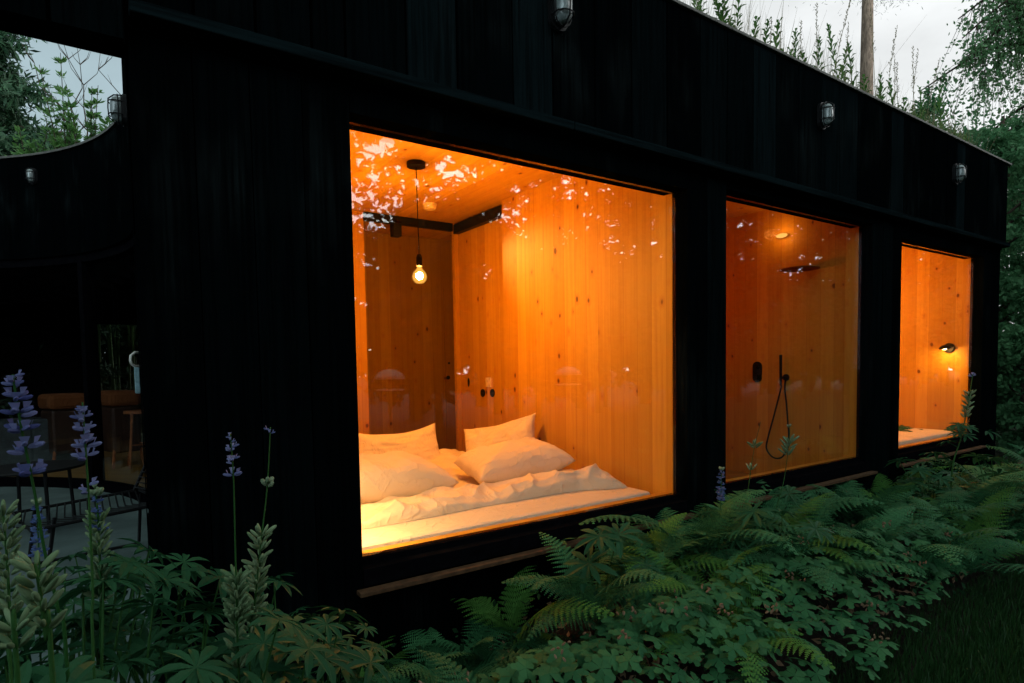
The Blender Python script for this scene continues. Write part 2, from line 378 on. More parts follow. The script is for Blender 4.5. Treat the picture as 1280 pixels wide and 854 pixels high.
# lower wall: posts between the windows, boards with dark gaps
m = MB()
def posts(x0, x1, z0, z1, y0=0.0, y1=.1115):
    n = max(1, round((x1-x0)/.17)); w = (x1-x0)/n
    for i in range(n):
        m.tone = rnd.choice((.02, .05, .1, .15, .3)); m.box(x0+i*w+.002, y0+rnd.uniform(0, .006), z0, x0+(i+1)*w-.002, y1, z1)
posts(.125, .84, GZ-.1, 2.598); posts(2.797, 3.151, GZ-.1, 2.598); posts(4.965, 5.449, GZ-.1, 2.598); posts(7.195, XR, GZ-.1, 2.598)
for a, b, z0, z1 in WIN:
    m.tone = .05; m.box(a+.001, .002, z1, b+.003, .12, 2.597); m.tone = .03; m.box(a+.001, .06, GZ-.1, b+.003, .12, .655)
for a, b in ((.30, .806), (2.828, 3.118), (5.034, 5.416), (7.234, XR-.055)): m.box(a, .1122, GZ-.1, b, .165, 2.596)
m.build('front_wall', MAT['char'], cabin)
m = MB(); m.tone = .1
for i in range(38):
    y = .122+i*.195; m.tone = rnd.uniform(.02, .3); m.box(XR-.05, y, GZ-.1, XR-.002, y+.19, RT-.012)
m.tone = .05; m.box(-5.25, 7.45, GZ-.1, -.9, 7.5, RT-.02); m.box(1.0, 7.45, GZ-.1, XR-.06, 7.5, RT-.02); m.box(-.899, 7.45, 2.2, .999, 7.5, RT-.02); m.box(-.899, 7.45, GZ-.1, .999, 7.5, FZ); m.box(-.899, 7.45, FZ+.001, -.05, 7.5, 2.199)
m.box(-5.25, .0, GZ-.1, -5.2, 7.45, RT-.02); m.build('outer_wall', MAT['char'], cabin)
# windows
for i, (a, b, z0, z1) in enumerate(WIN):
    m = MB(); fr = MB()
    w = empty('window', (0, 0, 0), None, None); w.parent = cabin
    fr.box(a+.002, .004, z0-.098, b+.002, .12, z0-.030)
    fr.box(a+.002, .062, z0-.0295, b+.002, .12, z0-.004)
    fr.box(a-.03, .121, z0-.09, a-.001, .17, z1+.03); fr.box(a, .121, z1+.001, b-.002, .17, z1+.06)
    fr.build('frame', MAT['frame'], w)
    m.box(a-.02, YW-.012, z0-.003, b+.0025, YW+.012, z1-.001); m.build('pane', MAT['glass'], w)
    s = MB(); s.tone = .4; s.box(a-.03, -.045, z0-.122, b+.03, .003, z0-.104)
    s.build('sill', MAT['ledge'], w, bevel=.002)
# rooms
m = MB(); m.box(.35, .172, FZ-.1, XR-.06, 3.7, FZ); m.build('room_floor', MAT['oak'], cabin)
m = MB(); m.box(.42, .172, ZC, XR-.06, 3.7, ZC+.08); m.build('room_ceiling', MAT['pinex'], cabin)
m = MB()
m.box(XW, .1125, FZ, XW+.03, 1.86, ZC-.001); m.box(XW, 1.861, FZ, XW+.12, 1.889, ZC-.001)                       # right wall beside the bed
m.box(XW+.09, 1.89, FZ, XW+.12, 2.86, ZC-.001)                 # set back panel with the switches
m.box(.52, .172, FZ, .55, YB, ZC-.001)                            # left wall, behind the black post
m.box(.55, YB, FZ, 1.965, YB+.04, ZC-.001)                        # partition left of the opening
m.box(XW+.045, 2.775, FZ, XW+.088, 2.82, ZC-.001)
m.box(.55, .121, ZS-.06, XW-.001, .17, ZS-.004)
m.build('bedroom_wall', MAT['pine'], cabin)
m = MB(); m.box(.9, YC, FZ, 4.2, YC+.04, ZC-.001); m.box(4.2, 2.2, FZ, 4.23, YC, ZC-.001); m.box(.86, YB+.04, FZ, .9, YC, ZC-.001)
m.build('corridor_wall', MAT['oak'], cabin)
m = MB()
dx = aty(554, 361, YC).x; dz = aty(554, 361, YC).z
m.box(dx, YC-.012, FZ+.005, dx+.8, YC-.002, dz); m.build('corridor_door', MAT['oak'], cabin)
for (u, v, r) in ((560, 472, .022), (561, 454, .012)):
    p = aty(u, v, YC-.012); k = MB(); k.lathe([(0, .012), (r, .01), (r, 0)], p, 12, (0, -1, 0)); k.build('door_lock', MAT['black'], cabin)
m = MB(); m.box(1.968, YB-.02, ZC-.075, XW+.043, YB+.02, ZC-.003); m.box(XW+.035, 1.90, ZC-.105, XW+.088, 2.77, ZC-.02); m.build('sliding_door_track', MAT['black'], cabin)
m = MB()
m.box(4.9645, .1125, FZ, 5.03, .21, ZC-.001); m.box(5.0, .2105, FZ, 5.03, 3.6, ZC-.001); m.box(3.06, .172, FZ, 3.09, 2.2, ZC-.001); m.box(3.09, 2.2, FZ, 4.2, 2.23, ZC-.001); m.box(4.23, 2.2, FZ, 5.0, 2.23, ZC-.001)
m.box(3.06, .121, ZS-.06, 4.962, .17, ZS-.004)
m.build('shower_wall', MAT['pine'], cabin)
m = MB()
m.box(7.1945, .1125, FZ, 7.23, .18, ZC-.001); m.box(7.2, .1805, FZ, 7.23, 3.6, ZC-.001); m.box(5.36, .172, FZ, 5.39, 2.8, ZC-.001); m.box(5.39, 2.8, FZ, 7.2, 2.83, ZC-.001); m.box(5.39, .121, ZS-.06, 7.192, .17, ZS-.004)
m.build('guest_room_wall', MAT['pine'], cabin)

# courtyard: a round patio cut into the cabin
CX, CY, CRD = -2.30, 2.90, 2.56
def arc(r, a0=0, a1=180, n=48): return [(CX+r*math.cos(math.radians(a0+(a1-a0)*i/n)), CY+r*math.sin(math.radians(a0+(a1-a0)*i/n))) for i in range(n+1)]
inner = [(.123, .10)]+arc(CRD)+[(-4.723, .10)]
outer = [(.303, .10)]+arc(CRD+.18)+[(-4.90, .10)]
m = MB()
for i in range(len(inner)-1):
    a, b, c, d = inner[i], inner[i+1], outer[i+1], outer[i]
    straight = i in (0, len(inner)-2); z0 = GZ-.1 if straight else 2.55
    m.tone = rnd.uniform(.0, .05)
    for q in ((a, b), (c, d)): m.quad((*q[0], z0), (*q[1], z0), (*q[1], RT-.012), (*q[0], RT-.012))
    m.quad((*a, z0), (*d, z0), (*c, z0), (*b, z0)); m.quad((*a, RT-.012), (*b, RT-.012), (*c, RT-.012), (*d, RT-.012))
m.build('courtyard_wall', MAT['char'], cabin)
m = MB()
i2 = [(.115, .10)]+arc(CRD-.02)+[(-4.71, .10)]; o2 = [(.30, .10)]+arc(CRD+.16)+[(-4.89, .10)]
for i in range(len(i2)-1):
    a, b, c, d = i2[i], i2[i+1], o2[i+1], o2[i]
    m.quad((*a, RT+.006), (*b, RT+.006), (*c, RT+.006), (*d, RT+.006)); m.quad((*a, RT-.012), (*b, RT-.012), (*b, RT+.006), (*a, RT+.006))
m.build('courtyard_rim', MAT['cap'], cabin)
gl = empty('curved_glazing', (0, 0, 0), None, None); gl.parent = cabin
m = MB(); ai, ao = arc(CRD+.07, 2, 178, 44), arc(CRD+.09, 2, 178, 44)
for i in range(44):
    a, b, c, d = ai[i], ai[i+1], ao[i+1], ao[i]
    m.quad((*b, FZ+.07), (*a, FZ+.07), (*a, 2.5), (*b, 2.5)); m.quad((*d, FZ+.07), (*c, FZ+.07), (*c, 2.5), (*d, 2.5))
m.build('pane', MAT['glass'], gl)
m = MB()
fi, fo = arc(CRD+.03, 0, 180, 44), arc(CRD+.13, 0, 180, 44)
for i in range(44):
    a, b, c, d = fi[i], fi[i+1], fo[i+1], fo[i]
    for z0, z1 in ((FZ-.05, FZ+.075), (2.48, 2.552)):
        m.quad((*b, z0), (*a, z0), (*a, z1), (*b, z1)); m.quad((*d, z0), (*c, z0), (*c, z1), (*d, z1)); m.quad((*a, z1), (*d, z1), (*c, z1), (*b, z1)); m.quad((*b, z0), (*c, z0), (*d, z0), (*a, z0))
for ang in (3, 31, 58, 84, 110, 140, 176):
    q = math.radians(ang); p = Vector((CX+math.cos(q)*(CRD+.08), CY+math.sin(q)*(CRD+.08), 0)); n = Vector((math.cos(q), math.sin(q), 0)); t_ = Vector((-n.y, n.x, 0))
    cs = [p+n*a+t_*b for a, b in ((-.055, -.03), (.055, -.03), (.055, .03), (-.055, .03))]
    for i in range(4):
        a, b = cs[i], cs[(i+1) % 4]; m.quad((a.x, a.y, FZ), (b.x, b.y, FZ), (b.x, b.y, 2.5), (a.x, a.y, 2.5))
m.build('frame', MAT['frame'], gl)
hp = Vector((.215, 4.00, 0))
hp = aty(171, 450, 2.8)
m = MB(); m.tube([hp+Vector((.02, 0, .05)), hp+Vector((-.01, -.03, .052)), hp+Vector((-.035, -.04, .03)), hp+Vector((-.04, -.04, 0)), hp+Vector((-.035, -.04, -.03)), hp+Vector((-.01, -.03, -.047)), hp+Vector((.02, 0, -.045))], .010, 8)
m.build('handle', MAT['white'], cabin, smooth=True)
m = MB(); m.box(hp.x-.02, hp.y-.035, hp.z-.24, hp.x+.012, hp.y-.005, hp.z-.05); m.build('handle_plate', MAT['bluebox'], cabin, bevel=.006)
# roof slab and patio floor
m = MB()
top = [(XR-.06, .101), (XR-.06, 7.44), (-5.19, 7.44), (-5.19, .101), (-4.901, .101)]+list(reversed(arc(CRD+.18)))+[(.304, .101)]
m.poly([(x, y, 3.38) for x, y in reversed(top)][::-1]); tag(m.build('roof_soil', MAT['roofsoil'], cabin))
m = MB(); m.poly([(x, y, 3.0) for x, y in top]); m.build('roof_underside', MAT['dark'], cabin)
pat = [(.12, .0)]+arc(CRD+.03)+[(-4.72, .0)]
m = MB(); m.poly([(x, y, FZ) for x, y in pat])
for i in range(len(pat)): 
    a, b = pat[i-1], pat[i]; m.quad((*a, GZ-.1), (*b, GZ-.1), (*b, FZ), (*a, FZ))
tag(m.build('patio_floor', MAT['concrete']), kind='structure')
# living room behind the curved glass
m = MB(); fl = [(.415, .5), (.415, 2.85), (.86, 2.85), (.86, 3.74), (2.4, 3.74), (2.4, 7.44), (-5.19, 7.44), (-5.19, .5), (-4.98, .5)]+list(reversed(arc(CRD+.135)))
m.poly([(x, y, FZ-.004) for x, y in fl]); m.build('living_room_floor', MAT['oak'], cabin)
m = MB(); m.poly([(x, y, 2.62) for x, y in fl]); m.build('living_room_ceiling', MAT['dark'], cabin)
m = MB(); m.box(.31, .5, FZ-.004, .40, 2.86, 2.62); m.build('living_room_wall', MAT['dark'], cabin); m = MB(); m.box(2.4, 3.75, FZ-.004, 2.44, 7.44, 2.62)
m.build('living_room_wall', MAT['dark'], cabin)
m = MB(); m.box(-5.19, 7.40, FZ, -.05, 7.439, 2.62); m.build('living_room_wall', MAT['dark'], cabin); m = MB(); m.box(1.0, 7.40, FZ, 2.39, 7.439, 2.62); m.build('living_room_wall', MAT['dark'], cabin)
bw = empty('window', (0, 0, 0), None, None); bw.parent = cabin
m = MB(); m.box(-.045, 7.44, FZ+.05, .005, 7.48, 2.2); m.box(.95, 7.44, FZ+.05, 1.0, 7.48, 2.2); m.box(.005, 7.44, FZ+.001, .95, 7.48, FZ+.05); m.box(.005, 7.44, 2.15, .95, 7.48, 2.2); m.build('frame', MAT['frame'], bw)
m = MB(); m.box(.005, 7.455, FZ+.05, .95, 7.467, 2.15); m.build('pane', MAT['glass'], bw)

# ------------------------------------------------------------------ bulkhead lamps
def bulkhead():
    r = empty('bulkhead_lamp', (0, 0, 0), 'x', 'lamp', 'caged bulkhead lamps on the black walls')
    # local: wall plane is y=0, lamp sticks out to -y
    def oval(hw, hh, n=24): 
        pts = []
        for i in range(n):
            a = 2*PI*i/n; pts.append((hw*math.cos(a), (hh-hw)*(1 if math.sin(a) >= 0 else -1)+hw*math.sin(a)))
        return pts
    b = MB(); 
    for (s, y0, y1) in ((1.0, 0, -.022), (.86, -.022, -.034)):
        o = oval(.058*s, .105*s); n = len(o)
        for i in range(n):
            a, c = o[i], o[(i+1) % n]; b.quad((a[0], y0, a[1]), (c[0], y0, c[1]), (c[0], y1, c[1]), (a[0], y1, a[1]))
        b.poly([(x, y1, z) for x, z in o])
    b.build('base', MAT['black'], r)
    g = MB(); rings = [(1, -.034), (.98, -.06), (.88, -.078), (.6, -.09), (.2, -.094)]
    for (s0, y0), (s1, y1) in zip(rings, rings[1:]):
        o0, o1 = oval(.042*s0, .084*s0), oval(.042*s1, .084*s1); n = len(o0)
        for i in range(n): g.quad((o0[i][0], y0, o0[i][1]), (o0[(i+1) % n][0], y0, o0[(i+1) % n][1]), (o1[(i+1) % n][0], y1, o1[(i+1) % n][1]), (o1[i][0], y1, o1[i][1]))
    o1 = oval(.042*.2, .084*.2); g.poly([(x, -.094, z) for x, z in o1]); g.build('glass_cover', MAT['lampglass'], r, smooth=True)
    c = MB(); c.tube([(0, -.02, .098), (0, -.07, .09), (0, -.102, .06), (0, -.105, 0), (0, -.102, -.06), (0, -.07, -.09), (0, -.02, -.098)], .0045, 6)
    for z in (.042, -.042): c.tube([(-.054, -.02, z), (-.05, -.07, z), (-.03, -.096, z), (0, -.105, z), (.03, -.096, z), (.05, -.07, z), (.054, -.02, z)], .004, 6)
    c.tube([(x, -.05, z) for x, z in oval(.05, .096)]+[(.05, -.05, .046)], .004, 6)
    c.build('cage', MAT['black'], r); return r
lampdefs = [(aty(696, 14, -.05), 0, 'caged bulkhead lamp high on the cladding above the bedroom window'),
            (aty(1026, 146, -.05), 0, 'caged bulkhead lamp on the cladding above the shower window'),
            (aty(1193, 218, -.05), 0, 'caged bulkhead lamp on the cladding near the far corner of the cabin'),
            (Vector((.205, 2.0, 3.06)), -PI/2, 'caged bulkhead lamp seen side-on at the patio wall against the sky'),
            (None, 0, 'small caged bulkhead lamp on the curved wall at the back of the patio')]
bl = bulkhead()
for i, (p, rz, lab) in enumerate(lampdefs):
    o = bl if i == 0 else copy_tree(bl); o['label'] = lab
    if p is None:
        for k in np.linspace(4, 9, 400):
            q = CAM+ray(43, 221)*k
            if q[1] > CY and math.hypot(q[0]-CX, q[1]-CY) > CRD-.008: break
        p = Vector(q); n = Vector((CX-q[0], CY-q[1], 0)); rz = math.atan2(n.x, -n.y); rz = math.atan2(n.y, n.x)+PI/2
    if rz == -PI/2:
        p.x = .123+(.26-.123)*(2.0-.1)/2.8-.002
    o.location = p; o.rotation_euler = (0, 0, rz); sc_ = (.92, .84, .84, .88, .68)[i]; o.scale = (sc_,)*3

# ------------------------------------------------------------------ bedroom
def pendant(loc, label, mat='bulb'):
    r = empty('pendant_lamp', loc, label, 'lamp', 'bare bulb pendant lamps')
    m = MB(); m.lathe([(0, 0), (.062, 0), (.062, -.03), (.05, -.034), (0, -.034)], n=24); m.build('canopy', MAT['black'], r)
    L = .60; m = MB(); m.tube([(0, 0, -.03), (.002, 0, -L*.5), (.006, 0, -L)], .0035, 6); m.build('cord', MAT['black'], r)
    m = MB(); m.lathe([(0, -L+.002), (.012, -L), (.021, -L-.02), (.021, -L-.075), (.017, -L-.08), (0, -L-.08)], (.006, 0, 0), 16); m.build('socket', MAT['black'], r)
    m = MB(); m.lathe([(.015, -L-.08), (.02, -L-.095), (.042, -L-.12), (.05, -L-.145), (.045, -L-.17), (.028, -L-.19), (.0, -L-.195)], (.006, 0, 0), 20); b = m.build('bulb', MAT['globe'], r, smooth=True)
    m = MB(); m.ball((.006, 0, -L-.142), .0225, (0, 0, 1), 1.1, 14, 10); m.build('filament', MAT[mat], b, smooth=True); return r
cp = atz(520, 203, ZC); pendant((cp.x, cp.y, ZC-.001), 'bare glowing bulb hanging on a black cord from bedroom ceiling')
m = MB(); p = atz(537, 258, ZC-.02); m.lathe([(0, -.045), (.045, -.045), (.055, -.03), (.06, 0)], (p.x, p.y, ZC-.001), 24); tag(m.build('smoke_alarm', MAT['cream']), 'round cream smoke alarm on the wooden bedroom ceiling', 'smoke alarm')
p = aty(494, 287, YB-.06)
sp = empty('spotlight', (p.x, YB-.075, ZC-.075), 'small black box with an added spot light under the track at the dark opening', 'spotlight')
m = MB(); m.box(-.04, -.04, -.125, .04, .04, -.012); m.build('housing', MAT['black'], sp, bevel=.006); m = MB(); m.box(-.012, -.012, -.012, .012, .012, .003); m.build('mount', MAT['black'], sp)
sl = bpy.data.lights.new('added_wall_spot', 'SPOT'); sl.energy = 112; sl.color = (1, .60, .12); sl.spot_size = math.radians(38); sl.spot_blend = 1; sl.shadow_soft_size = .03  # spot light added at the unlit box to brighten the right wall
slo = bpy.data.objects.new('added_wall_spot', sl); COL.objects.link(slo); slo.parent = sp; slo.location = (.055, -.055, -.08)
slo.rotation_euler = (Vector((p.x+.055, YB-.13, ZC-.155))-Vector((XW, 1.10, 2.12))).to_track_quat('Z', 'Y').to_euler()
XP = XW+.09
p = atx(611, 478, XP); o = empty('light_switch', (XP, p.y, p.z), 'square cream light switch on the wooden wall above two black sockets', 'switch')
m = MB(); m.box(-.010, -.042, -.042, -.0005, .042, .042); m.build('plate', MAT['cream'], o, bevel=.003); m = MB(); m.box(-.016, -.026, -.026, -.0105, .026, .026); m.build('rocker', MAT['cream'], o, bevel=.002)
for (u, lab) in ((604, 'black round wall socket below the light switch, the one nearer the door'), (616, 'black round wall socket below the light switch, the one nearer the window')):
    p = atx(u, 491.3, XP); o = empty('wall_socket', (XP, p.y, p.z), lab, 'socket', 'black sockets under the light switch')
    m = MB(); m.lathe([(.036, .0005), (.036, .008), (.026, .010), (.024, .004), (0, .004)], n=20, axis=(-1, 0, 0)); m.build('ring', MAT['black'], o)
    m = MB(); [m.lathe([(.004, .0045), (.004, .007), (0, .007)], (0, s*.01, 0), 8, (-1, 0, 0)) for s in (-1, 1)]; m.build('contact', MAT['chrome'], o)
p = atx(586, 478, XP); m = MB(); o_ = [(.016*math.cos(2*PI*i/20), .042*math.sin(2*PI*i/20)) for i in range(20)]
m.poly([(XP-.004, p.y+a, p.z+b) for a, b in o_])
for i in range(20): a, b = o_[i-1], o_[i]; m.quad((XP-.0005, p.y+a[0], p.z+a[1]), (XP-.0005, p.y+b[0], p.z+b[1]), (XP-.004, p.y+b[0], p.z+b[1]), (XP-.004, p.y+a[0], p.z+a[1]))
tag(m.build('door_pull', MAT['black']), 'black oval finger pull on the wooden sliding panel by the opening', 'door pull')

BT = ZS+.010
bedt = empty('bed', (1.65, 1.2, FZ), 'low wooden platform bed with white mattress against the bedroom window', 'bed')
m = MB(); m.box(.56-1.65, .175-1.2, 0, XW-.006-1.65, 2.25-1.2, .22); m.build('platform', MAT['pine'], bedt)
m = MB(); m.box(.58-1.65, .182-1.2, .222, 2.69-1.65, 2.2-1.2, BT-FZ); m.build('mattress', MAT['mattress'], bedt, bevel=.02)

def fbm(v, s, o=4): return noise.fractal(Vector(v)*s, 1.0, 2.0, o)
def pillow(name, w, h, t, M4, label, seed, sag=.0, n=40):
    verts = []; faces = []
    for side in (1, -1):
        for i in range(n+1):
            for j in range(n+1):
                a, b = i/n*2-1, j/n*2-1
                edge = max(0, (1-abs(a)**3.2))**.48*max(0, (1-abs(b)**3.2))**.48
                x = a*w/2*(1-.07*(1-b*b)); y = b*h/2*(1-.09*(1-a*a))
                z = side*t/2*edge
                z += .014*fbm((x*1.0+seed, y, side), 6)*edge + .014*((1-abs(noise.noise(Vector((x*5+y*4+seed, y*5-x*3, side*3)))))**5-.3)*edge + .008*noise.noise(Vector((a*3+seed*2, b*9, side)))*edge
                rad = .012*math.sin(8*math.atan2(b, a)+seed)*min(1, (a*a+b*b)**2)*edge
                z += rad
                z -= sag*(1-a*a)*max(0, b)*.0
                y -= sag*(1-a*a)*(b+1)/2
                verts.append((x, y, z))
    N = (n+1)*(n+1)
    for s in (0, 1):
        for i in range(n):
            for j in range(n):
                q = [s*N+i*(n+1)+j, s*N+(i+1)*(n+1)+j, s*N+(i+1)*(n+1)+j+1, s*N+i*(n+1)+j+1]
                faces.append(q if s == 0 else q[::-1])
    me = bpy.data.meshes.new(name); me.from_pydata(verts, [], faces)
    bm = bmesh.new(); bm.from_mesh(me); bmesh.ops.remove_doubles(bm, verts=bm.verts, dist=1e-4); bm.to_mesh(me); bm.free()
    me.polygons.foreach_set('use_smooth', [True]*len(me.polygons)); me.materials.append(MAT['linen'])
    o = bpy.data.objects.new(name, me); COL.objects.link(o); o.matrix_world = M4
    return tag(o, label, 'pillow', 'white pillows on the bed')
def frame(c, xa, ya):
    xa = Vector(xa).normalized(); ya = Vector(ya); ya = (ya-xa*ya.dot(xa)).normalized(); za = xa.cross(ya)
    return Matrix(((xa.x, ya.x, za.x, c[0]), (xa.y, ya.y, za.y, c[1]), (xa.z, ya.z, za.z, c[2]), (0, 0, 0, 1)))
pillow('pillow', .74, .40, .16, frame((1.80, 1.86, .90), (1, -.02, .01), (0, .42, .85)), 'white pillow propped upright at the back left of the bed', 1.3, .05)
pillow('pillow', .80, .50, .25, frame((1.30, .99, .885), (1, .05, -.03), (0, 1, .10)), 'white pillow lying flat at the left front of the bed', 4.7)
pillow('pillow', .68, .48, .22, frame((2.25, .99, .885), (.95, -.16, .10), (.2, 1, .10)), 'plump white pillow lying at the front right against the wall', 7.9)
pillow('pillow', .62, .40, .17, frame((2.50, 1.53, .915), (.50, -.72, .20), (.34, .25, .9)), 'white pillow leaning on the wooden wall behind the plump pillow', 11.2, .02)

def duvet():
    nx, ny = 240, 100; v = []; f = []
    x0, x1 = .62, 2.65
    for i in range(nx+1):
        for j in range(ny+1):
            a, b = i/nx, j/ny
            x = x0+(x1-x0)*a
            yf = .455+.02*noise.noise(Vector((x*2.1, 3.3, 0)))-.10*max(0, a-.86)/.14+.018*math.sin(x*4)
            yr = .86+.06*noise.noise(Vector((x*1.7, 9.1, 0)))
            y = yf+(yr-yf)*b
            prof = min(1, (b/.16))**.5*(1-.45*max(0, (b-.4)/.6))
            prof *= max(0, min(1, (1-b)/.10))**.5 if b > .9 else 1
            endf = min(1, (1-a)/.055)**.5 if a > .945 else 1
            hh = .054+.040*sst(1.6, 2.2, x)+.012*math.sin(x*5+.5)
            w1 = noise.noise(Vector((x*1.6, y*1.6, 8)))*1.5; w2 = noise.noise(Vector((x*3, y*3, 18)))*1.0
            r1 = 1-abs(noise.noise(Vector((x*1.5+y*2.6+w1, y*1.4-x*.9+w1, 2)))); r2 = 1-abs(noise.noise(Vector((x*3.4-y*5.0+w2, y*2.5+x*1.5, 7))))
            fold = .045*r1**5 + .018*r2**6 + .028*fbm((x, y, 5), 2.2, 2) + .006*fbm((x, y, 15), 9, 2) - .016
            z = BT+.002+max(.0, (hh+fold-.008))*prof*endf
            y2 = y+.018*noise.noise(Vector((x*7, y*5, z*10)))*prof - .02*prof*(1-b)*math.sin(min(1, b/.1)*PI)
            v.append((x, y2, z))
    for i in range(nx):
        for j in range(ny):
            k = i*(ny+1)+j; f.append((k, k+ny+1, k+ny+2, k+1))
    me = bpy.data.meshes.new('duvet'); me.from_pydata(v, [], f); me.polygons.foreach_set('use_smooth', [True]*len(f)); me.materials.append(MAT['linen'])
    return tag(link('duvet', me), 'rumpled white duvet rolled across the front of the bed', 'duvet')
duvet()
def sheet():
    n = 60; v = []; f = []
    for i in range(n+1):
        for j in range(n+1):
            a, b = i/n, j/n; x = 1.76+.68*a; y = 1.22+.88*b
            e = min(1, min(a, 1-a, b, 1-b)/.12)
            z = BT+.003+e*(.045+.035*abs(noise.noise(Vector((x*5, y*5, 3))))+.02*noise.noise(Vector((x*11, y*9, 1)))+.05*b)
            v.append((x, y, z))
    for i in range(n):
        for j in range(n): k = i*(n+1)+j; f.append((k, k+n+1, k+n+2, k+1))
    me = bpy.data.meshes.new('blanket'); me.from_pydata(v, [], f); me.polygons.foreach_set('use_smooth', [True]*len(f)); me.materials.append(MAT['linen'])
    return tag(link('blanket', me), 'crumpled pale blanket between the pillows at the back of the bed', 'blanket')
sheet()
def wall_lamp(loc, rz, label, mat='reading'):
    # local: wall at x=0, lamp sticks out to +x
    r = empty('wall_lamp', loc, label, 'lamp', 'black wall reading lamps', rz)
    m = MB(); m.lathe([(.05, 0), (.05, .018), (.044, .022), (0, .022)], n=24, axis=(1, 0, 0)); m.build('base', MAT['black'], r)
    m = MB(); m.tube([(.02, 0, .0), (.05, 0, .0), (.085, 0, -.004)], .008, 8); m.build('arm', MAT['black'], r)
    m = MB(); m.lathe([(0, .032), (.02, .03), (.042, .014), (.05, -.006)], (.125, 0, -.004), 20, (.12, 0, 1)); m.build('lamp_shade', MAT['black'], r, smooth=True)
    m = MB(); m.lathe([(.028, -.003), (0, -.003)], (.125, 0, -.006), 16, (.12, 0, 1)); m.lathe([(0, -.010), (.02, -.009), (.028, -.003)], (.125, 0, -.006), 16, (.12, 0, 1)); m.build('light_disc', MAT[mat], r); return r
wall_lamp((.551, .26, 1.30), 0, 'black reading lamp on the bedroom wall just behind the dark post')
p = atx(1187, 435, 7.199); wall_lamp((7.199, p.y, p.z), PI, 'black reading lamp glowing on the wall in the farthest window', 'reading2')

# ------------------------------------------------------------------ shower
p = atx(947, 465, 4.999); o = empty('shower_control', (4.999, p.y, p.z), 'black oval shower control plate on the wooden shower wall', 'shower control')
m = MB(); ov = [(.045*math.cos(2*PI*i/28), (.05 if math.sin(2*PI*i/28) >= 0 else -.05)+.045*math.sin(2*PI*i/28)) for i in range(28)]
m.poly([(-.012, a, b) for a, b in ov]); [m.quad((-.0005, *ov[i-1]), (-.0005, *ov[i]), (-.012, *ov[i]), (-.012, *ov[i-1])) for i in range(28)]; m.build('plate', MAT['black'], o)
for z in (.05, -.05):
    m = MB(); m.lathe([(.026, .0125), (.026, .04), (0, .04)], (0, 0, z), 16, (-1, 0, 0)); m.build('knob', MAT['black'], o)
pb = atx(983, 472, 4.999); o = empty('hand_shower', (4.999, pb.y, pb.z), 'black stick hand shower with looping hose on the wooden wall', 'shower')
m = MB(); m.lathe([(.03, .0005), (.03, .012), (.012, .014), (.012, .055), (0, .055)], n=16, axis=(-1, 0, 0)); m.build('bracket', MAT['black'], o)
m = MB(); m.tube([(-.055, .02, -.07), (-.055, .02, .0), (-.058, .02, .20)], [.010, .012, .013], 10); m.build('handset', MAT['black'], o)
hose = []
for (u, v) in ((977, 482), (972, 502), (966, 525), (960, 547), (958, 560), (963, 569), (970, 573), (978, 571), (984, 560), (986, 545), (985, 530), (983, 505), (981, 485), (982, 474)):
    q = atx(u, v, 4.965); hose.append((q.x-4.999, q.y-pb.y, q.z-pb.z))
def smooth_path(P, k=6):
    P = [Vector(p) for p in P]; out = []
    for i in range(len(P)-1):
        a, b, c, d = P[max(i-1, 0)], P[i], P[i+1], P[min(i+2, len(P)-1)]
        for j in range(k):
            t = j/k; out.append(.5*((2*b)+(-a+c)*t+(2*a-5*b+4*c-d)*t*t+(-a+3*b-3*c+d)*t**3))
    return out+[P[-1]]
m = MB(); m.tube(smooth_path(hose), .0075, 8); m.build('hose', MAT['black'], o, smooth=True)
q = atx(1003, 336, 4.88); o = empty('shadow_disc', (4.999, q.y, q.z), 'flat round brown disc standing in for a blurred shadow on the shower wall', 'shower')  # brown disc added in place of a blurred shadow on the wall
m = MB(); m.lathe([(0, 0), (.15, 0), (.155, -.005), (.15, -.010), (0, -.010)], (-.16, 0, 0), 32); m.build('brown_disc', MAT['shadebrown'], o)
m = MB(); m.tube([(-.0005, 0, .006), (-.14, 0, .006)], .005, 8); m.build('arm', MAT['shadebrown'], o)
q = atx(974, 294, 4.93); o = empty('wall_glow', (4.999, q.y, q.z), 'small warm glowing oval high on the shower wall', 'lamp')  # glowing oval added where a soft glow lies on the wall
m = MB(); m.lathe([(.018, .0005), (.018, .012), (0, .012)], n=16, axis=(-1, 0, 0)); m.build('base', MAT['shadebrown'], o)
m = MB(); m.ball((-.030, 0, 0), .020, (0, 1, 0), 2.6, 12, 8); m.build('glow_oval', MAT['spot'], o, smooth=True)
pl = bpy.data.lights.new('wall_glow_halo', 'POINT'); pl.energy = 1.6; pl.color = (1, .42, .08); pl.shadow_soft_size = .05; plo = bpy.data.objects.new('wall_glow_halo', pl); COL.objects.link(plo); plo.parent = o; plo.location = (-.12, 0, .01)  # point light added in front to spread a halo on the wall
pendant((3.95, 1.15, ZC-.001), 'unseen bare bulb added to light the shower room behind the dark post', 'bulbdim')  # bulb added out of view to light the shower wall

# ------------------------------------------------------------------ guest room
bg = empty('bed', (6.3, 1.2, FZ), 'low bed with white sheet glimpsed in the farthest window', 'bed')
m = MB(); m.box(5.40-6.3, .175-1.2, 0, 7.19-6.3, 2.25-1.2, .2); m.build('platform', MAT['pine'], bg)
m = MB(); m.box(5.42-6.3, .182-1.2, .202, 7.17-6.3, 2.2-1.2, .31); m.build('mattress', MAT['mattress'], bg, bevel=.03)
pendant((6.05, 1.25, ZC-.001), 'unseen bare bulb added to light the far guest room', 'bulbmid')  # bulb added out of view to brighten the far wall

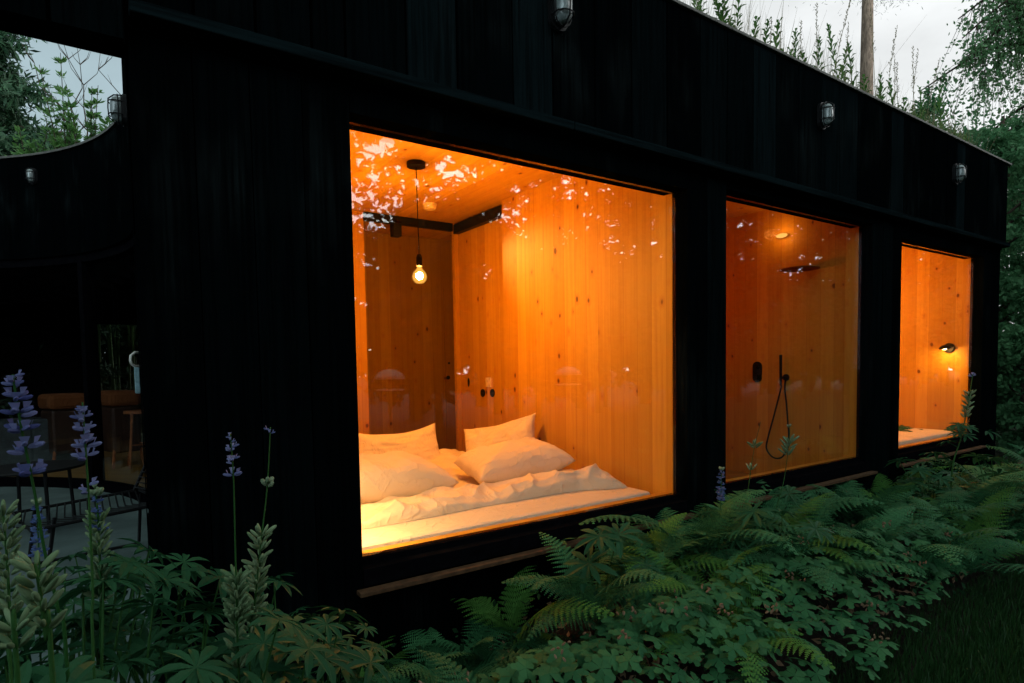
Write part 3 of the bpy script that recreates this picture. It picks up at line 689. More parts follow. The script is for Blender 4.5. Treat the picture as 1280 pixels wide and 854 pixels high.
# ------------------------------------------------------------------ patio and living room furniture
pc = atz(118, 706, FZ)
ch = empty('wire_chair', (pc.x, pc.y, FZ), 'low black wire lounge chair on the concrete patio', 'chair', None, math.radians(192))
m = MB(); 
for y in (-.24, .24): m.tube([(-.30, y, .31), (-.28, y, .02), (-.25, y, .008), (.22, y, .008), (.25, y, .02), (.20, y, .34)], .009, 6)
m.tube([(-.27, -.24, .01), (-.27, .24, .01)], .008, 6); m.tube([(.23, -.24, .01), (.23, .24, .01)], .008, 6); m.build('leg_frame', MAT['black'], ch)
m = MB(); m.tube([(-.30, -.27, .33), (.30, -.27, .30), (.30, .27, .30), (-.30, .27, .33), (-.30, -.27, .33)], .009, 6)
for i in range(17):
    x = -.28+i*.035; m.tube([(x, -.27, .33-.0015*i), (x+.05, 0, .30-.0015*i), (x, .27, .33-.0015*i)], .004, 5)
m.build('seat', MAT['black'], ch)
m = MB(); m.tube([(-.27, -.27, .32), (-.44, -.25, .70), (-.45, 0, .74), (-.44, .25, .70), (-.27, .27, .32)], .010, 6)
for i in range(13):
    t = i/12; x = -.28-.16*t; z = .35+.36*t; m.tube([(x, -.26+.01*t, z), (x-.05, -.12, z-.01), (x-.06, 0, z-.012), (x-.05, .12, z-.01), (x, .26-.01*t, z)], .0045, 5)
m.build('backrest', MAT['black'], ch)
pt = atz(62, 690, FZ); tb = empty('side_table', (pt.x-.12, pt.y+.75, FZ), 'low round black wire table standing on the patio', 'table')
m = MB(); m.lathe([(0, .42), (.30, .42), (.305, .412), (.30, .404), (0, .404)], n=32); m.build('table_top', MAT['black'], tb)
for k in range(4):
    a = k*PI/2+.4; m = MB(); m.tube([(.22*math.cos(a), .22*math.sin(a), .40), (.24*math.cos(a), .24*math.sin(a), .0)], .011, 6); m.build('leg', MAT['black'], tb)
def stool(u, v, y, lab, w):
    q = aty(u, v, y); r = empty('armchair', (q.x, y, FZ), lab, 'chair', 'tan leather chairs behind the curved glass', .3)
    H = q.z-FZ
    m = MB(); m.box(-w, -.22, H-.17, w, .22, H); m.build('cushion', MAT['tan'], r, bevel=.045)
    m = MB(); m.box(-w*.9, -.2, .16, w*.9, .2, H-.175); m.build('body', MAT['tanbody'], r, bevel=.03)  # body coloured dark, standing in for shade below the cushion
    for sx in (-1, 1):
        for sy in (-1, 1):
            m = MB(); m.tube([(sx*w*.8, sy*.18, .2), (sx*w*.95, sy*.2, 0)], .016, 6); m.build('leg', MAT['legwood'], r)
stool(148, 488, 5.75, 'tan leather armchair behind the curved glass by the dark post', .16)
stool(80, 492, 6.1, 'tan leather armchair deeper in the living room behind the lupins', .20)
q = aty(172, 525, 5.5); o = empty('wooden_stool', (q.x+.02, 5.5, FZ), 'slim orange wooden stool beside the tan armchair', 'stool')
m = MB(); m.lathe([(0, .62), (.15, .62), (.15, .59), (0, .59)], n=20); m.build('seat', MAT['legwood'], o)
for k in range(4):
    a = k*PI/2+.8; m = MB(); m.tube([(.10*math.cos(a), .10*math.sin(a), .59), (.17*math.cos(a), .17*math.sin(a), 0)], .013, 6); m.build('leg', MAT['legwood'], o)
m = MB(); m.tube([(.14*math.cos(k*PI/2+.8), .14*math.sin(k*PI/2+.8), .25) for k in range(5)], .008, 6); m.build('stretcher', MAT['legwood'], o)
q = aty(12, 600, 6.2); cb = empty('cabinet', (q.x-.1, 6.2, FZ), 'low pale cabinet behind the curved patio glass', 'cabinet')
m = MB(); m.box(-.5, -.2, .05, .75, .2, .55); m.build('body', MAT['palebox'], cb, bevel=.008)
for i in range(3): m = MB(); m.box(-.48+i*.41, -.213, .08, -.09+i*.41, -.202, .52); m.build('door', MAT['palebox'], cb, bevel=.004)
fl = empty('added_floor_lamp', (.95, 4.6, FZ), 'unseen warm floor lamp added to light the living room chairs', 'lamp')  # lamp added out of view to warm the chairs
m = MB(); m.lathe([(0, 0), (.13, 0), (.13, .02), (.012, .03), (.012, 1.5), (0, 1.5)], n=16); m.build('stand', MAT['black'], fl)
m = MB(); m.ball((0, 0, 1.56), .06, n=14, m=10); m.build('bulb', MAT['live'], fl, smooth=True)

# ------------------------------------------------------------------ foliage builders
def frond(L, a0, a1, wid, seed, npin=21):
    """one bipinnate fern frond growing along +x from the origin"""
    r = random.Random(seed); m = MB(); n = 40; P = []; x = z = 0; side = r.uniform(-.25, .25)
    for i in range(n+1):
        t = i/n; ang = a0+(a1-a0)*t**1.25; P.append(Vector((x, side*L*t*t*.5, z))); x += math.cos(ang)*L/n; z += math.sin(ang)*L/n
    m.tone = .5; m.tube([P[i] for i in range(0, n+1, 4)], [.0030*(1-.8*i/n) for i in range(0, n+1, 4)], 4, False)
    for k in range(npin):
        t = .16+.83*(k/(npin-1))**.95; i = min(int(t*n), n-1); p = P[i].lerp(P[i+1], t*n-i); T = (P[i+1]-P[i]).normalized()
        S0 = Vector((0, 1, 0)); S0 = (S0-T*S0.dot(T)).normalized(); U = T.cross(S0)
        u = (t-.16)/.84; l = wid*(min(1, .45+u*2.2))*(1-u**1.7)**.9*r.uniform(.9, 1.08)+.006
        for sgn in (-1, 1):
            D = (S0*sgn + T*(.30+.25*u)).normalized(); np_ = max(3, int(l/.0088)); w = .013*(1-.45*u)+.002
            droop = r.uniform(.12, .30); tw = r.uniform(-.15, .15)
            C = (T-D*T.dot(D)).normalized()
            C = (C*math.cos(tw)+U*math.sin(tw))
            for q in range(np_):
                s0, s1 = q/np_, (q+1)/np_; tap = (1-s0**1.6)
                B0 = p+D*(l*s0)-U*(droop*l*s0*s0); B1 = p+D*(l*s1)-U*(droop*l*s1*s1)
                m.tone = min(1, max(0, .45+r.uniform(-.35, .35)+.25*u))
                for cs in (-1, 1):
                    tip = B0.lerp(B1, .72)+C*(cs*w*tap)-U*(.10*w)
                    m.quad(B0, B0.lerp(B1, .95), tip+D*(.0022), tip-D*(.0024))
    return m
FR = [frond(.52, 1.25, -.35, .105, 1), frond(.58, 1.1, -.5, .12, 2), frond(.48, 1.35, -.15, .095, 3), frond(.62, 1.0, -.3, .125, 4), frond(.45, 1.2, -.7, .10, 5), frond(.55, .85, -.45, .115, 6)]
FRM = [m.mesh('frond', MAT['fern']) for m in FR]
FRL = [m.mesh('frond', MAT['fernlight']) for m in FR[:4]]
def fern(x, y, z, sc, label, group, n=8, light=False, az0=None, spread=2*PI):
    r = empty('fern', (x, y, z), label, 'fern', group, rnd.uniform(0, 6.28) if az0 is None else 0); sc *= 1.12 if x < 2.4 else 1.28; r.scale = (sc, sc, sc)
    for k in range(n):
        me = rnd.choice(FRL if light else FRM); o = bpy.data.objects.new('frond', me); COL.objects.link(o); o.parent = r
        az = (2*PI*k/n+rnd.uniform(-.3, .3)) if az0 is None else az0+spread*((k+.5)/n-.5)+rnd.uniform(-.15, .15)
        o.rotation_euler = (rnd.uniform(-.35, .35), rnd.uniform(-.35, .30), az); s = rnd.uniform(.7, 1.2); o.scale = (s, s*rnd.choice((-1, 1)), s)
    return r
def palmate(m, c, nrm, R, r, nl=9):
    nrm = Vector(nrm).normalized(); a = nrm.orthogonal().normalized(); b = nrm.cross(a); ph = r.uniform(0, 6.28)
    for k in range(nl):
        w = ph+2*PI*k/nl*.93+r.uniform(-.08, .08); D = a*math.cos(w)+b*math.sin(w); Sd = nrm.cross(D); l = R*r.uniform(.85, 1.1); wd = l*.125
        lift = r.uniform(-.02, .22); m.tone = r.uniform(.1, .9)
        pts = []
        for t, ww in ((0, .05), (.35, .85), (.62, 1.0), (.85, .6), (1, .0)):
            pc = c+D*(l*t)+nrm*(l*(lift*t-.28*t*t)); pts.append((pc-Sd*(wd*ww)+nrm*(wd*.35*ww), pc, pc+Sd*(wd*ww)+nrm*(wd*.35*ww)))
        for p0, p1 in zip(pts, pts[1:]):
            m.quad(p0[0], p0[1], p1[1], p1[0]); m.quad(p0[1], p0[2], p1[2], p1[1])
def lupin_clump(seed, n, rad, h0, h1, R):
    r = random.Random(seed); m, st = MB(), MB()
    for k in range(n):
        az = r.uniform(0, 6.28); d = rad*math.sqrt(r.uniform(.03, 1)); h = r.uniform(h0, h1); c = Vector((d*math.cos(az), d*math.sin(az), h))
        nr = Vector((.55*math.cos(az)*d/rad+r.uniform(-.2, .2), .55*math.sin(az)*d/rad+r.uniform(-.2, .2), 1)); palmate(m, c, nr, R*r.uniform(.75, 1.15), r, r.choice((8, 9, 10)))
        st.tube([(.2*c.x, .2*c.y, 0), (.6*c.x, .6*c.y, h*.6), tuple(c)], [.004, .003, .002], 4, False)
    return m.mesh('foliage', MAT['lupleaf']), st.mesh('stem', MAT['stem'])
CL = [lupin_clump(s, n, .26, .16, .42, .105) for s, n in ((1, 13), (2, 10), (3, 15))]
def lupin_leaves(x, y, z, sc, label, group, k=None):
    r = empty('lupin', (x, y, z), label, 'lupin', group, rnd.uniform(0, 6.28)); r.scale = (sc,)*3
    a, b = CL[rnd.randrange(3) if k is None else k]; link('foliage', a, r); link('stem', b, r); return r
def flower(m, p, out, s, r):
    up = Vector((0, 0, 1)); d = (out+up*.25).normalized(); m.tone = r.uniform(0, 1)
    m.ball(p+d*s*.55, s*.21, d, 2.2, 6, 4, .7); m.tone = min(1, m.tone+.4)
    b = (out*.35+up).normalized(); sd = out.cross(up).normalized(); q = p+d*s*.45
    m.quad(q-sd*s*.1, q+sd*s*.1, q+sd*s*.30+b*s*.55, q-sd*s*.30+b*s*.55)
def spike(stem_pts, parts, seed, loc, label, base_leaf=None, rs=.0035, group='lupin spikes in the garden bed'):
    """stem_pts world positions bottom to top; parts: (t0, t1, kind, size)"""
    r = random.Random(seed); root = empty('lupin', loc, label, 'lupin', group); lc = Vector(loc)
    P = smooth_path([Vector(p)-lc for p in stem_pts], 8)
    def at(t):
        i = min(int(t*(len(P)-1)), len(P)-2); return P[i].lerp(P[i+1], t*(len(P)-1)-i)
    m = MB(); m.tone = r.random(); m.tube(P, [rs*(1-.55*i/len(P)) for i in range(len(P))], 6); m.build('stem', MAT['stem'], root, smooth=True)
    for (t0, t1, kind, size, gap) in parts:
        m = MB(); Ls = (at(t1)-at(t0)).length; nw = max(1, int(Ls/gap)); ph = 0
        for w in range(nw):
            t = t0+(t1-t0)*(w+.5)/nw; c = at(t); fr = w/max(1, nw-1); ph += .45
            nf = 5 if kind in ('blue', 'thin') else 6
            for k in range(nf):
                if kind == 'pod' and r.random() < .10: continue
                if kind in ('blue', 'deep') and r.random() < .12: continue
                if kind == 'thin' and r.random() < .45: continue
                a = ph+2*PI*k/nf+r.uniform(-.2, .2); out = Vector((math.cos(a), math.sin(a), 0)); s = size*r.uniform(.8, 1.15)
                cj = c+Vector((0, 0, r.uniform(-.3, .3)*gap))
                if kind in ('blue', 'deep', 'thin'): flower(m, cj, out, s*(1-.35*fr), r)
                elif kind == 'bud': m.tone = r.random(); m.ball(cj+out*s*.35*(1-.7*fr), s*.26*(1-.6*fr), (out+Vector((0, 0, 1.2))), 1.7, 5, 4)
                elif kind == 'pod':
                    d = (out*r.uniform(.55, .95)+Vector((0, 0, r.uniform(.5, 1.0)))).normalized(); m.tone = r.random()
                    m.ball(cj+out*.004+d*s*.5, s*.155, d, 3.1, 6, 6, .62)
        nm = {'blue': ('flower_spike', 'blue'), 'deep': ('flower_spike', 'deepblue'), 'thin': ('flower_spike', 'blue'), 'bud': ('bud_tip', 'bud'), 'pod': ('seed_pods', 'pod')}[kind]
        m.build(nm[0], MAT[nm[1]], root, smooth=(kind in ('pod', 'bud')))
    if base_leaf:
        r2 = random.Random(seed+5); m = MB()
        for t in base_leaf:
            c = at(t); a = r2.uniform(0, 6.28); o = Vector((math.cos(a), math.sin(a), .35))*.09; palmate(m, c+o, (o.x*4, o.y*4, 1), .075, r2, 8); m.tone = .4; m.tube([c, c+o], .0018, 4, False)
        m.build('foliage', MAT['lupleaf'], root)
    return root
def pxk(u, v, y): return aty(u, v, y)
def stems(pix, y): 
    pts = [aty(u, v, y) for u, v in pix]; b = pts[0].copy(); b.z = GZ; pts = ([b]+pts) if pts[0].z > GZ+.03 else pts; return pts
def L(pix, y, parts, seed, label, **kw):
    pts = stems(pix, y); return spike(pts, parts, seed, tuple(pts[0]), label, **kw)
# foreground lupins at the left
L([(85, 850), (72, 760), (56, 690), (44, 620), (24, 520), (16, 468)], -1.20, [(.70, .985, 'blue', .026, .021)], 1, 'tall lupin with lilac blue flowers at the left edge', rs=.0028)
L([(118, 850), (116, 740), (112, 640), (107, 560), (103, 503)], -1.15, [(.74, .98, 'blue', .022, .018), (.62, .72, 'thin', .017, .03)], 2, 'tall lilac blue lupin standing before the wire chair', rs=.0024)
L([(52, 850), (50, 760), (49, 700), (47, 655), (45, 622)], -.55, [(.60, .92, 'deep', .022, .021), (.92, 1, 'bud', .018, .012)], 3, 'deep blue lupin with green tip seen against the wire seat', rs=.0024)
L([(128, 850), (126, 740), (124, 680), (122, 640), (118, 604)], -.9, [(.66, .90, 'deep', .018, .018), (.90, 1, 'bud', .02, .010), (.36, .76, 'pod', .0265, .0135)], 4, 'lupin thick with pale green pods and a bluish top, beside the tall lilac one', rs=.003)
L([(14, 850), (12, 760), (8, 690), (4, 640)], -1.1, [(.28, .98, 'pod', .0265, .0135)], 5, 'lupin stem of pale pods at the far left edge', rs=.0028)
L([(66, 854), (58, 800), (50, 740), (44, 705)], -1.42, [(.52, .99, 'pod', .0265, .0135)], 6, 'nearest lupin with fat pale pods in the lower left corner', rs=.0032)
L([(22, 854), (20, 820), (18, 780)], -1.45, [(.70, 1.0, 'pod', .0265, .0135)], 7, 'short lupin of pale pods at the bottom left corner', rs=.0032)
L([(298, 830), (296, 760), (294, 680), (292, 600), (288, 542)], -1.0, [(.80, .985, 'blue', .018, .019), (.17, .50, 'pod', .032, .0145)], 8, 'lilac lupin with pods below, standing alone before the black wall', rs=.0024)
L([(312, 830), (318, 760), (326, 680), (334, 610), (338, 534)], -.96, [(.95, 1.0, 'thin', .014, .02), (.80, .84, 'bud', .02, .02), (.20, .64, 'pod', .032, .015)], 9, 'lupin gone to pods with only two flowers left at its tip', rs=.0024)
# lupins among the ferns
L([(898, 700), (899, 660), (901, 620), (902, 583)], -.42, [(.70, .94, 'deep', .030, .022), (.94, 1, 'bud', .022, .013)], 10, 'blue lupin rising from the ferns before the post beside the shower', base_leaf=(.5, .6), rs=.0032)
L([(925, 680), (934, 620), (942, 565), (951, 527)], -.30, [(.62, .66, 'pod', .06, .03), (.76, .80, 'pod', .055, .03)], 11, 'thin lupin stem with a few curled pods before the shower window', rs=.003)
L([(968, 650), (980, 600), (987, 545), (986, 532)], -.25, [(.62, .72, 'pod', .065, .035), (.97, 1, 'bud', .02, .02)], 12, 'leaning yellowish seed stem before the shower hose', rs=.0028)
L([(1190, 590), (1201, 548), (1209, 510), (1216, 468)], -.55, [(.66, .86, 'pod', .05, .035), (.97, 1, 'thin', .03, .03)], 13, 'tall leafy lupin before the lit corner of the farthest window', base_leaf=(.42, .5, .52, .56, .58), rs=.006)
# leaf clumps
TALL = [lupin_clump(s_, n, .24, .42, .72, .078) for s_, n in ((11, 20), (12, 17), (13, 23))]
for (u, v, y, lab) in ((240, 770, -.55, 'dark lupin leaves at the foot of the black wall left of the pods'), (120, 800, -.80, 'lupin leaves spreading at the bottom left by the patio'), (350, 790, -.70, 'lupin leaves under the two seeding lupins'),
                       (160, 735, -.35, 'lupin leaf clump in front of the chair base'), (55, 770, -.6, 'lupin leaves between the pod stems at the left'), (275, 835, -.9, 'lupin leaves at the bottom edge below the seeding lupins'), (10, 800, -.9, 'lupin leaves at the left edge under the pods'),
                       (180, 840, -1.0, 'lupin leaves at the bottom edge under the patio corner'), (410, 800, -.45, 'lupin leaves just left of the bright fern'), (80, 845, -1.1, 'lupin leaves hiding the pod stems at the bottom left corner')):
    p = aty(u, v, y); a, b = TALL[rnd.randrange(3)]; r = empty('lupin', (p.x, y, GZ), lab, 'lupin', 'lupin leaf clumps at the left', rnd.uniform(0, 6.28)); s = (p.z-GZ)/.64; r.scale = (min(1.0, s*.95), min(1.0, s*.95), s); link('foliage', a, r); link('stem', b, r)
for (u, v, z, sc, lab) in ((745, 725, .52, 1.1, 'broad lupin leaves among the ferns below the bedroom sill'), (975, 705, .50, 1.0, 'big lupin leaf spread over the ferns below the shower'), (960, 640, .5, .9, 'lupin leaves beside the blue spike under the shower window'), (1165, 622, .5, 1.1, 'pale lupin leaves among the far ferns'),
                           (1195, 555, .62, 1.2, 'lupin leaves at the sill of the farthest window'), (1130, 555, .62, 1.2, 'lupin leaves at the left foot of the farthest window'), (1250, 622, .52, 1.2, 'lupin leaves at the right edge above the lawn ferns')):
    p = atz(u, v, z); lupin_leaves(p.x, p.y, bedz(p.x, p.y), sc, lab, 'lupin leaf clumps among the ferns')
# ferns: placed ones first
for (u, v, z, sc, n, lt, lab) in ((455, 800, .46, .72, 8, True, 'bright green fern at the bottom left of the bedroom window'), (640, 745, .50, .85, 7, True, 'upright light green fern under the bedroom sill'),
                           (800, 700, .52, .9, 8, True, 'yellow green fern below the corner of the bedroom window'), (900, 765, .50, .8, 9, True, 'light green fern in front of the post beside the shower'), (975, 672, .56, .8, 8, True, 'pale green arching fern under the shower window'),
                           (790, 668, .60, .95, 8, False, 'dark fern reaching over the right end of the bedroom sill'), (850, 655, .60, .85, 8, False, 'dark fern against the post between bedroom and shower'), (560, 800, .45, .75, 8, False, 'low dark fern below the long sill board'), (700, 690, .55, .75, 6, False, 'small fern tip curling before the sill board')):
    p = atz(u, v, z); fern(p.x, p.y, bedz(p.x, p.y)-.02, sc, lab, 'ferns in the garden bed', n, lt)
for (u, y, dz_, lab) in ((752, -.42, .06, 'dark fern leaning on the sill at the right part of the bedroom window'), (815, -.30, .12, 'fern whose tip covers the lower right corner of the bedroom window'), (868, -.30, .10, 'fern climbing the post between bedroom and shower'), (1010, -.34, -.14, 'fern reaching up to the shower window sill'), (1075, -.28, .04, 'fern at the foot of the post beside the far window')):
    p = aty(u, 680, y); fern(p.x, y, bedz(p.x, y)+dz_-.02, .92, lab, 'ferns against the cabin wall', 8)
zones = [(-.8, .6, 'green fern low at the foot of the black wall', 3), (.6, 2.8, 'green fern in the mass under the bedroom window', 10), (2.8, 5.2, 'green fern in the mass under the shower window', 20), (5.2, 7.6, 'green fern in the mass under the farthest window', 17), (7.6, 10.6, 'green fern beyond the corner of the cabin', 12)]
for a, b, lab, cnt in zones:
    pl = []; tries = 0
    while len(pl) < cnt and tries < 4000:
        tries += 1; x = rnd.uniform(a, b); front = -.78 if x < 2 else (-.66 if x < 3.6 else (-.95 if x < 6 else -1.25))
        y = rnd.uniform(front, -.20)
        if all((x-q[0])**2+(y-q[1])**2 > .085 for q in pl): pl.append((x, y))
    for x, y in pl:
        sc = rnd.uniform(.75, 1.0)*(1.0 if x > 2.6 else .82)
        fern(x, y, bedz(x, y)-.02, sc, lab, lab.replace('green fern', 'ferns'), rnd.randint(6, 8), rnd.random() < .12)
# geranium ground cover (nobody could count it)
def geranium():
    V = []; T = []; r = random.Random(3); fl = MB()
    def inside(x, y):
        return True
    pts = []
    for _ in range(9000):
        x = r.uniform(.7, 4.3); y = r.uniform(-1.3, -.40)
        c = -.84+.04*math.sin(x*2.3); half = .30 if x < 3.2 else .30*(4.3-x)/1.1
        cc = c if x > 1.4 else c+.05
        if abs(y-cc) > half+.10*noise.noise(Vector((x*4, y*4, 1))): continue
        if any((x-p[0])**2+(y-p[1])**2 < .0021 for p in pts[-900:]): continue
        pts.append((x, y, cc, half))
    for (x, y, cc, half) in pts:
        h = .12+.17*max(0, 1-(abs(y-cc)/(half+.02))**2)+r.uniform(-.035, .04)
        h += .05*noise.noise(Vector((x*3, y*3, 5)))
        c = Vector((x, y, bedz(x, y)+h)); nr = Vector((r.uniform(-.45, .45), r.uniform(-.75, .2), 1)).normalized(); a = nr.orthogonal().normalized(); b = nr.cross(a); ph = r.uniform(0, 6.28); R = r.uniform(.034, .058); tn = r.random()
        for k in range(5):
            w = ph+k*2*PI/5.4; D = a*math.cos(w)+b*math.sin(w); Sd = nr.cross(D); sag = nr*(-.25*R)
            def P(f, s): return c+D*(R*f)+Sd*(R*s)+sag*f*f
            for q in ([P(0, 0), P(.55, -.33), P(.80, -.12), P(.66, 0)], [P(0, 0), P(.66, 0), P(.80, .12), P(.55, .33)], [P(.66, 0), P(.62, -.22), P(.92, -.20), P(1.0, 0)], [P(.66, 0), P(1.0, 0), P(.92, .20), P(.62, .22)]):
                V.append([tuple(z) for z in q]); T.append(min(1, max(0, tn+r.uniform(-.12, .12))))
        if r.random() < .05:
            for _ in range(r.randint(4, 9)):
                q = c+Vector((r.gauss(0, .018), r.gauss(0, .018), .035+r.uniform(-.01, .025))); fl.tone = r.random(); fl.ball(q, .0045, (r.gauss(0, 1), r.gauss(0, 1), 1), 2.0, 5, 4)
    o = tag(link('geranium_cover', quads_mesh('geranium_cover', np.array(V), MAT['geran'], T)), kind='stuff'); o['label'] = 'mat of lobed green geranium leaves along the front of the ferns'
    fl.build('seed_heads', MAT['bract'], o)
geranium()
def blades(name, n, xr, yr, hh, mat, z0, wid=.0035, keep=None):
    x = rng.uniform(*xr, n); y = rng.uniform(*yr, n)
    if keep is not None: k = keep(x, y); x, y = x[k], y[k]; n = len(x)
    h = rng.uniform(.5, 1.0, n)*hh; a = rng.uniform(0, 2*PI, n); ln = rng.uniform(.15, .6, n)*h; w = wid
    dx, dy = np.cos(a), np.sin(a); bx, by = rng.normal(0, .5, n), rng.normal(0, .5, n)
    V = np.zeros((n, 4, 3)); V[:, 0] = np.stack([x-dx*w, y-dy*w, np.full(n, z0)], 1); V[:, 1] = np.stack([x+dx*w, y+dy*w, np.full(n, z0)], 1)
    V[:, 2] = np.stack([x+bx*ln+dx*w*.2, y+by*ln+dy*w*.2, z0+h], 1); V[:, 3] = np.stack([x+bx*ln-dx*w*.2, y+by*ln-dy*w*.2, z0+h], 1)
    return tag(link(name, quads_mesh(name, V, mat)), kind='stuff')
o = blades('lawn_grass', 60000, (1.6, 8.5), (-2.4, -.95), .075, MAT['grass'], GZ-.004); o['label'] = 'short dark lawn grass at the lower right'
# filler of low leaves, coloured dark for the shade between the ferns
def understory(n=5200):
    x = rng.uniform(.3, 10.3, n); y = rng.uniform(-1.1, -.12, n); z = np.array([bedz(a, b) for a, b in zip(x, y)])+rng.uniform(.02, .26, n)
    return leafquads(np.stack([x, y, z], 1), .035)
def leafquads(C, size, aspect=.5, flat=.0):
    n = len(C); d = rng.normal(size=(n, 3)); d[:, 2] -= .35; d /= np.linalg.norm(d, axis=1)[:, None]
    q = rng.normal(size=(n, 3)); s = np.cross(d, q); s /= np.linalg.norm(s, axis=1)[:, None]
    sz = (size*rng.uniform(.6, 1.3, n))[:, None]; V = np.zeros((n, 4, 3))
    V[:, 0] = C; V[:, 1] = C+d*sz*.5+s*sz*aspect*.5; V[:, 2] = C+d*sz; V[:, 3] = C+d*sz*.5-s*sz*aspect*.5; return V
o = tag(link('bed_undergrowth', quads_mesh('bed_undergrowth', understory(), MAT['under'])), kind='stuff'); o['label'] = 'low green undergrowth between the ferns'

n_ = 2600; x_ = rng.uniform(.2, 9, n_); y_ = rng.uniform(-.95, -.1, n_)
Vd = leafquads(np.stack([x_, y_, np.array([bedz(a, b) for a, b in zip(x_, y_)])+rng.uniform(.01, .10, n_)], 1), .05, .45)
o = tag(link('dead_leaves', quads_mesh('dead_leaves', Vd, MAT['bract'])), kind='stuff'); o['label'] = 'brown dead leaves scattered under the ferns'
# ------------------------------------------------------------------ roof plants
def willowherb(seed, h):
    r = random.Random(seed); m, st = MB(), MB(); lean = Vector((r.uniform(-.12, .12), r.uniform(-.12, .12), 1)); n = int(h/.013)
    st.tone = .5; st.tube([lean*(h*t)+Vector((.02*math.sin(t*5), 0, 0)) for t in (0, .25, .5, .75, 1)], [.005, .0045, .004, .003, .001], 5, False)
    for k in range(n):
        t = .12+.88*k/n; a = k*2.4+r.uniform(-.3, .3); c = lean*(h*t)+Vector((.02*math.sin(t*5), 0, 0)); o = Vector((math.cos(a), math.sin(a), 0)); l = r.uniform(.08, .14)*(1-.62*t**3); el = .25+.9*t+r.uniform(-.3, .3)
        d = (o*math.cos(el)+Vector((0, 0, math.sin(el)))); s = o.cross(Vector((0, 0, 1))); m.tone = r.uniform(0, 1); w = .012
        mid = c+d*l*.5+Vector((0, 0, .006)); tip = c+d*l-Vector((0, 0, l*.22)); m.quad(c, mid-s*w, tip, mid+s*w)
    return m.mesh('foliage', MAT['herb']), st.mesh('stem', MAT['stem'])
WH = [willowherb(s, h) for s, h in ((1, .75), (2, .6), (3, .5), (4, .85))]
def grass_head(seed, h):
    r = random.Random(seed); m = MB(); b = Vector((r.uniform(-.18, .18), r.uniform(-.1, .1), 1)); P = [b*(h*t)+Vector((.12*h*t*t, 0, 0)) for t in (0, .3, .6, .8, 1)]
    m.tube(P, [.0025, .002, .0018, .0014, .0008], 4, False)
    for k in range(46):
        t = r.uniform(.55, 1); i = min(int(t*4), 3); c = b*(h*t)+Vector((.12*h*t*t, 0, 0)); a = r.uniform(0, 6.28); d = Vector((math.cos(a)*.5, math.sin(a)*.5, .8)); q = c+d*r.uniform(.01, .07)*(1.25-t); m.tone = r.random(); m.tube([c, q], .0008, 3, False); m.ball(q, .0028, d, 2.4, 4, 3)
    return m.mesh('grass_stalk', MAT['straw'])
GH = [grass_head(s, h) for s, h in ((1, .8), (2, .65), (3, .95))]
rp = [(887, 40, .4, 3, 'leafy willowherb at the upper end of the roof edge, before the pine trunk'), (922, 55, .3, 0, 'tallest leafy willowherb on the roof edge'), (948, 70, .25, 1, 'willowherb leaning right beside the tallest one on the roof'),
      (990, 95, .35, 1, 'willowherb with pale tip in the middle of the roof edge'), (1022, 105, .3, 2, 'short willowherb between two taller roof stems'), (1052, 120, .45, 0, 'straight willowherb just left of the pine trunk'), (1070, 128, .3, 1, 'willowherb overlapping the foot of the pine trunk'),
      (1103, 145, .3, 2, 'short willowherb right of the pine trunk'), (1160, 168, .3, 1, 'broad willowherb near the far end of the roof'), (1176, 175, .4, 2, 'small willowherb at the far end of the roof edge'), (905, 50, .7, 2, 'small willowherb behind the tallest one'), (868, 20, .5, 1, 'willowherb cut by the top of the picture'), (1120, 152, .5, 2, 'small willowherb among the dry grass')]
rtop = {0: 20, 1: -8, 2: 28, 3: 33, 4: 46, 5: 25, 6: 48, 7: 90, 8: 105, 9: 108, 10: 22, 11: -10, 12: 98}
for i, (u, v, y, k, lab) in enumerate(rp):
    y = .12+y*.35; p = aty(u, rtop[i], y); s = (p.z-3.38)/(.75, .6, .5, .85)[k]
    r = empty('willowherb', (p.x, y, 3.38), lab, 'plant', 'willowherb on the planted roof', rnd.uniform(0, 6.28)); w_ = max(.8, s*.8)
    r.scale = (w_, w_, s); link('foliage', WH[k][0], r); link('stem', WH[k][1], r)
for i, (u, vt, k) in enumerate(((880, -20, 0), (900, 8, 1), (912, 0, 3), (935, 25, 2), (958, 30, 1), (985, 58, 2), (1003, 60, 1), (1018, 70, 0), (1044, 60, 3), (1064, 88, 2), (1085, 100, 1), (1095, 108, 2), (1112, 112, 0), (1135, 128, 1), (1150, 130, 2), (1168, 135, 0), (1185, 148, 1), (1195, 152, 2), (1210, 165, 1))):
    y = rnd.uniform(.16, .5); p = aty(u, vt, y); s = (p.z-3.38)/(.75, .6, .5, .85)[k]
    r = empty('willowherb', (p.x, y, 3.38), 'leafy willowherb in the uneven growth along the roof edge', 'plant', 'smaller willowherb along the roof edge', rnd.uniform(0, 6.28)); r.scale = (1.1, 1.1, s); link('foliage', WH[k][0], r); link('stem', WH[k][1], r)
gp = [(1030, 0), (1036, -8), (1060, 28), (1098, 10), (1106, 25), (1145, 62), (1150, 55), (1154, 70), (965, 20), (1010, 22), (1200, 128), (1120, 70), (1130, 75)]
for i, (u, vt) in enumerate(gp):
    y = rnd.uniform(.15, .3); p = aty(u, vt, y); o = link('grass_stalk', GH[i % 3]); o.location = (p.x, y, 3.38); o.rotation_euler = (0, 0, rnd.uniform(-.8, .8)); s = (p.z-3.38)/(.8, .65, .95)[i % 3]; o.scale = (1, 1, s)
    tag(o, 'thin dry seed-headed grass stalk on the planted roof', 'grass stalk', 'dry grass stalks on the planted roof')
o = blades('roof_edge_grass', 2600, (2.0, 7.5), (.13, .6), .55, MAT['straw'], 3.38, .002); o['label'] = 'thin dry grass standing along the roof edge'
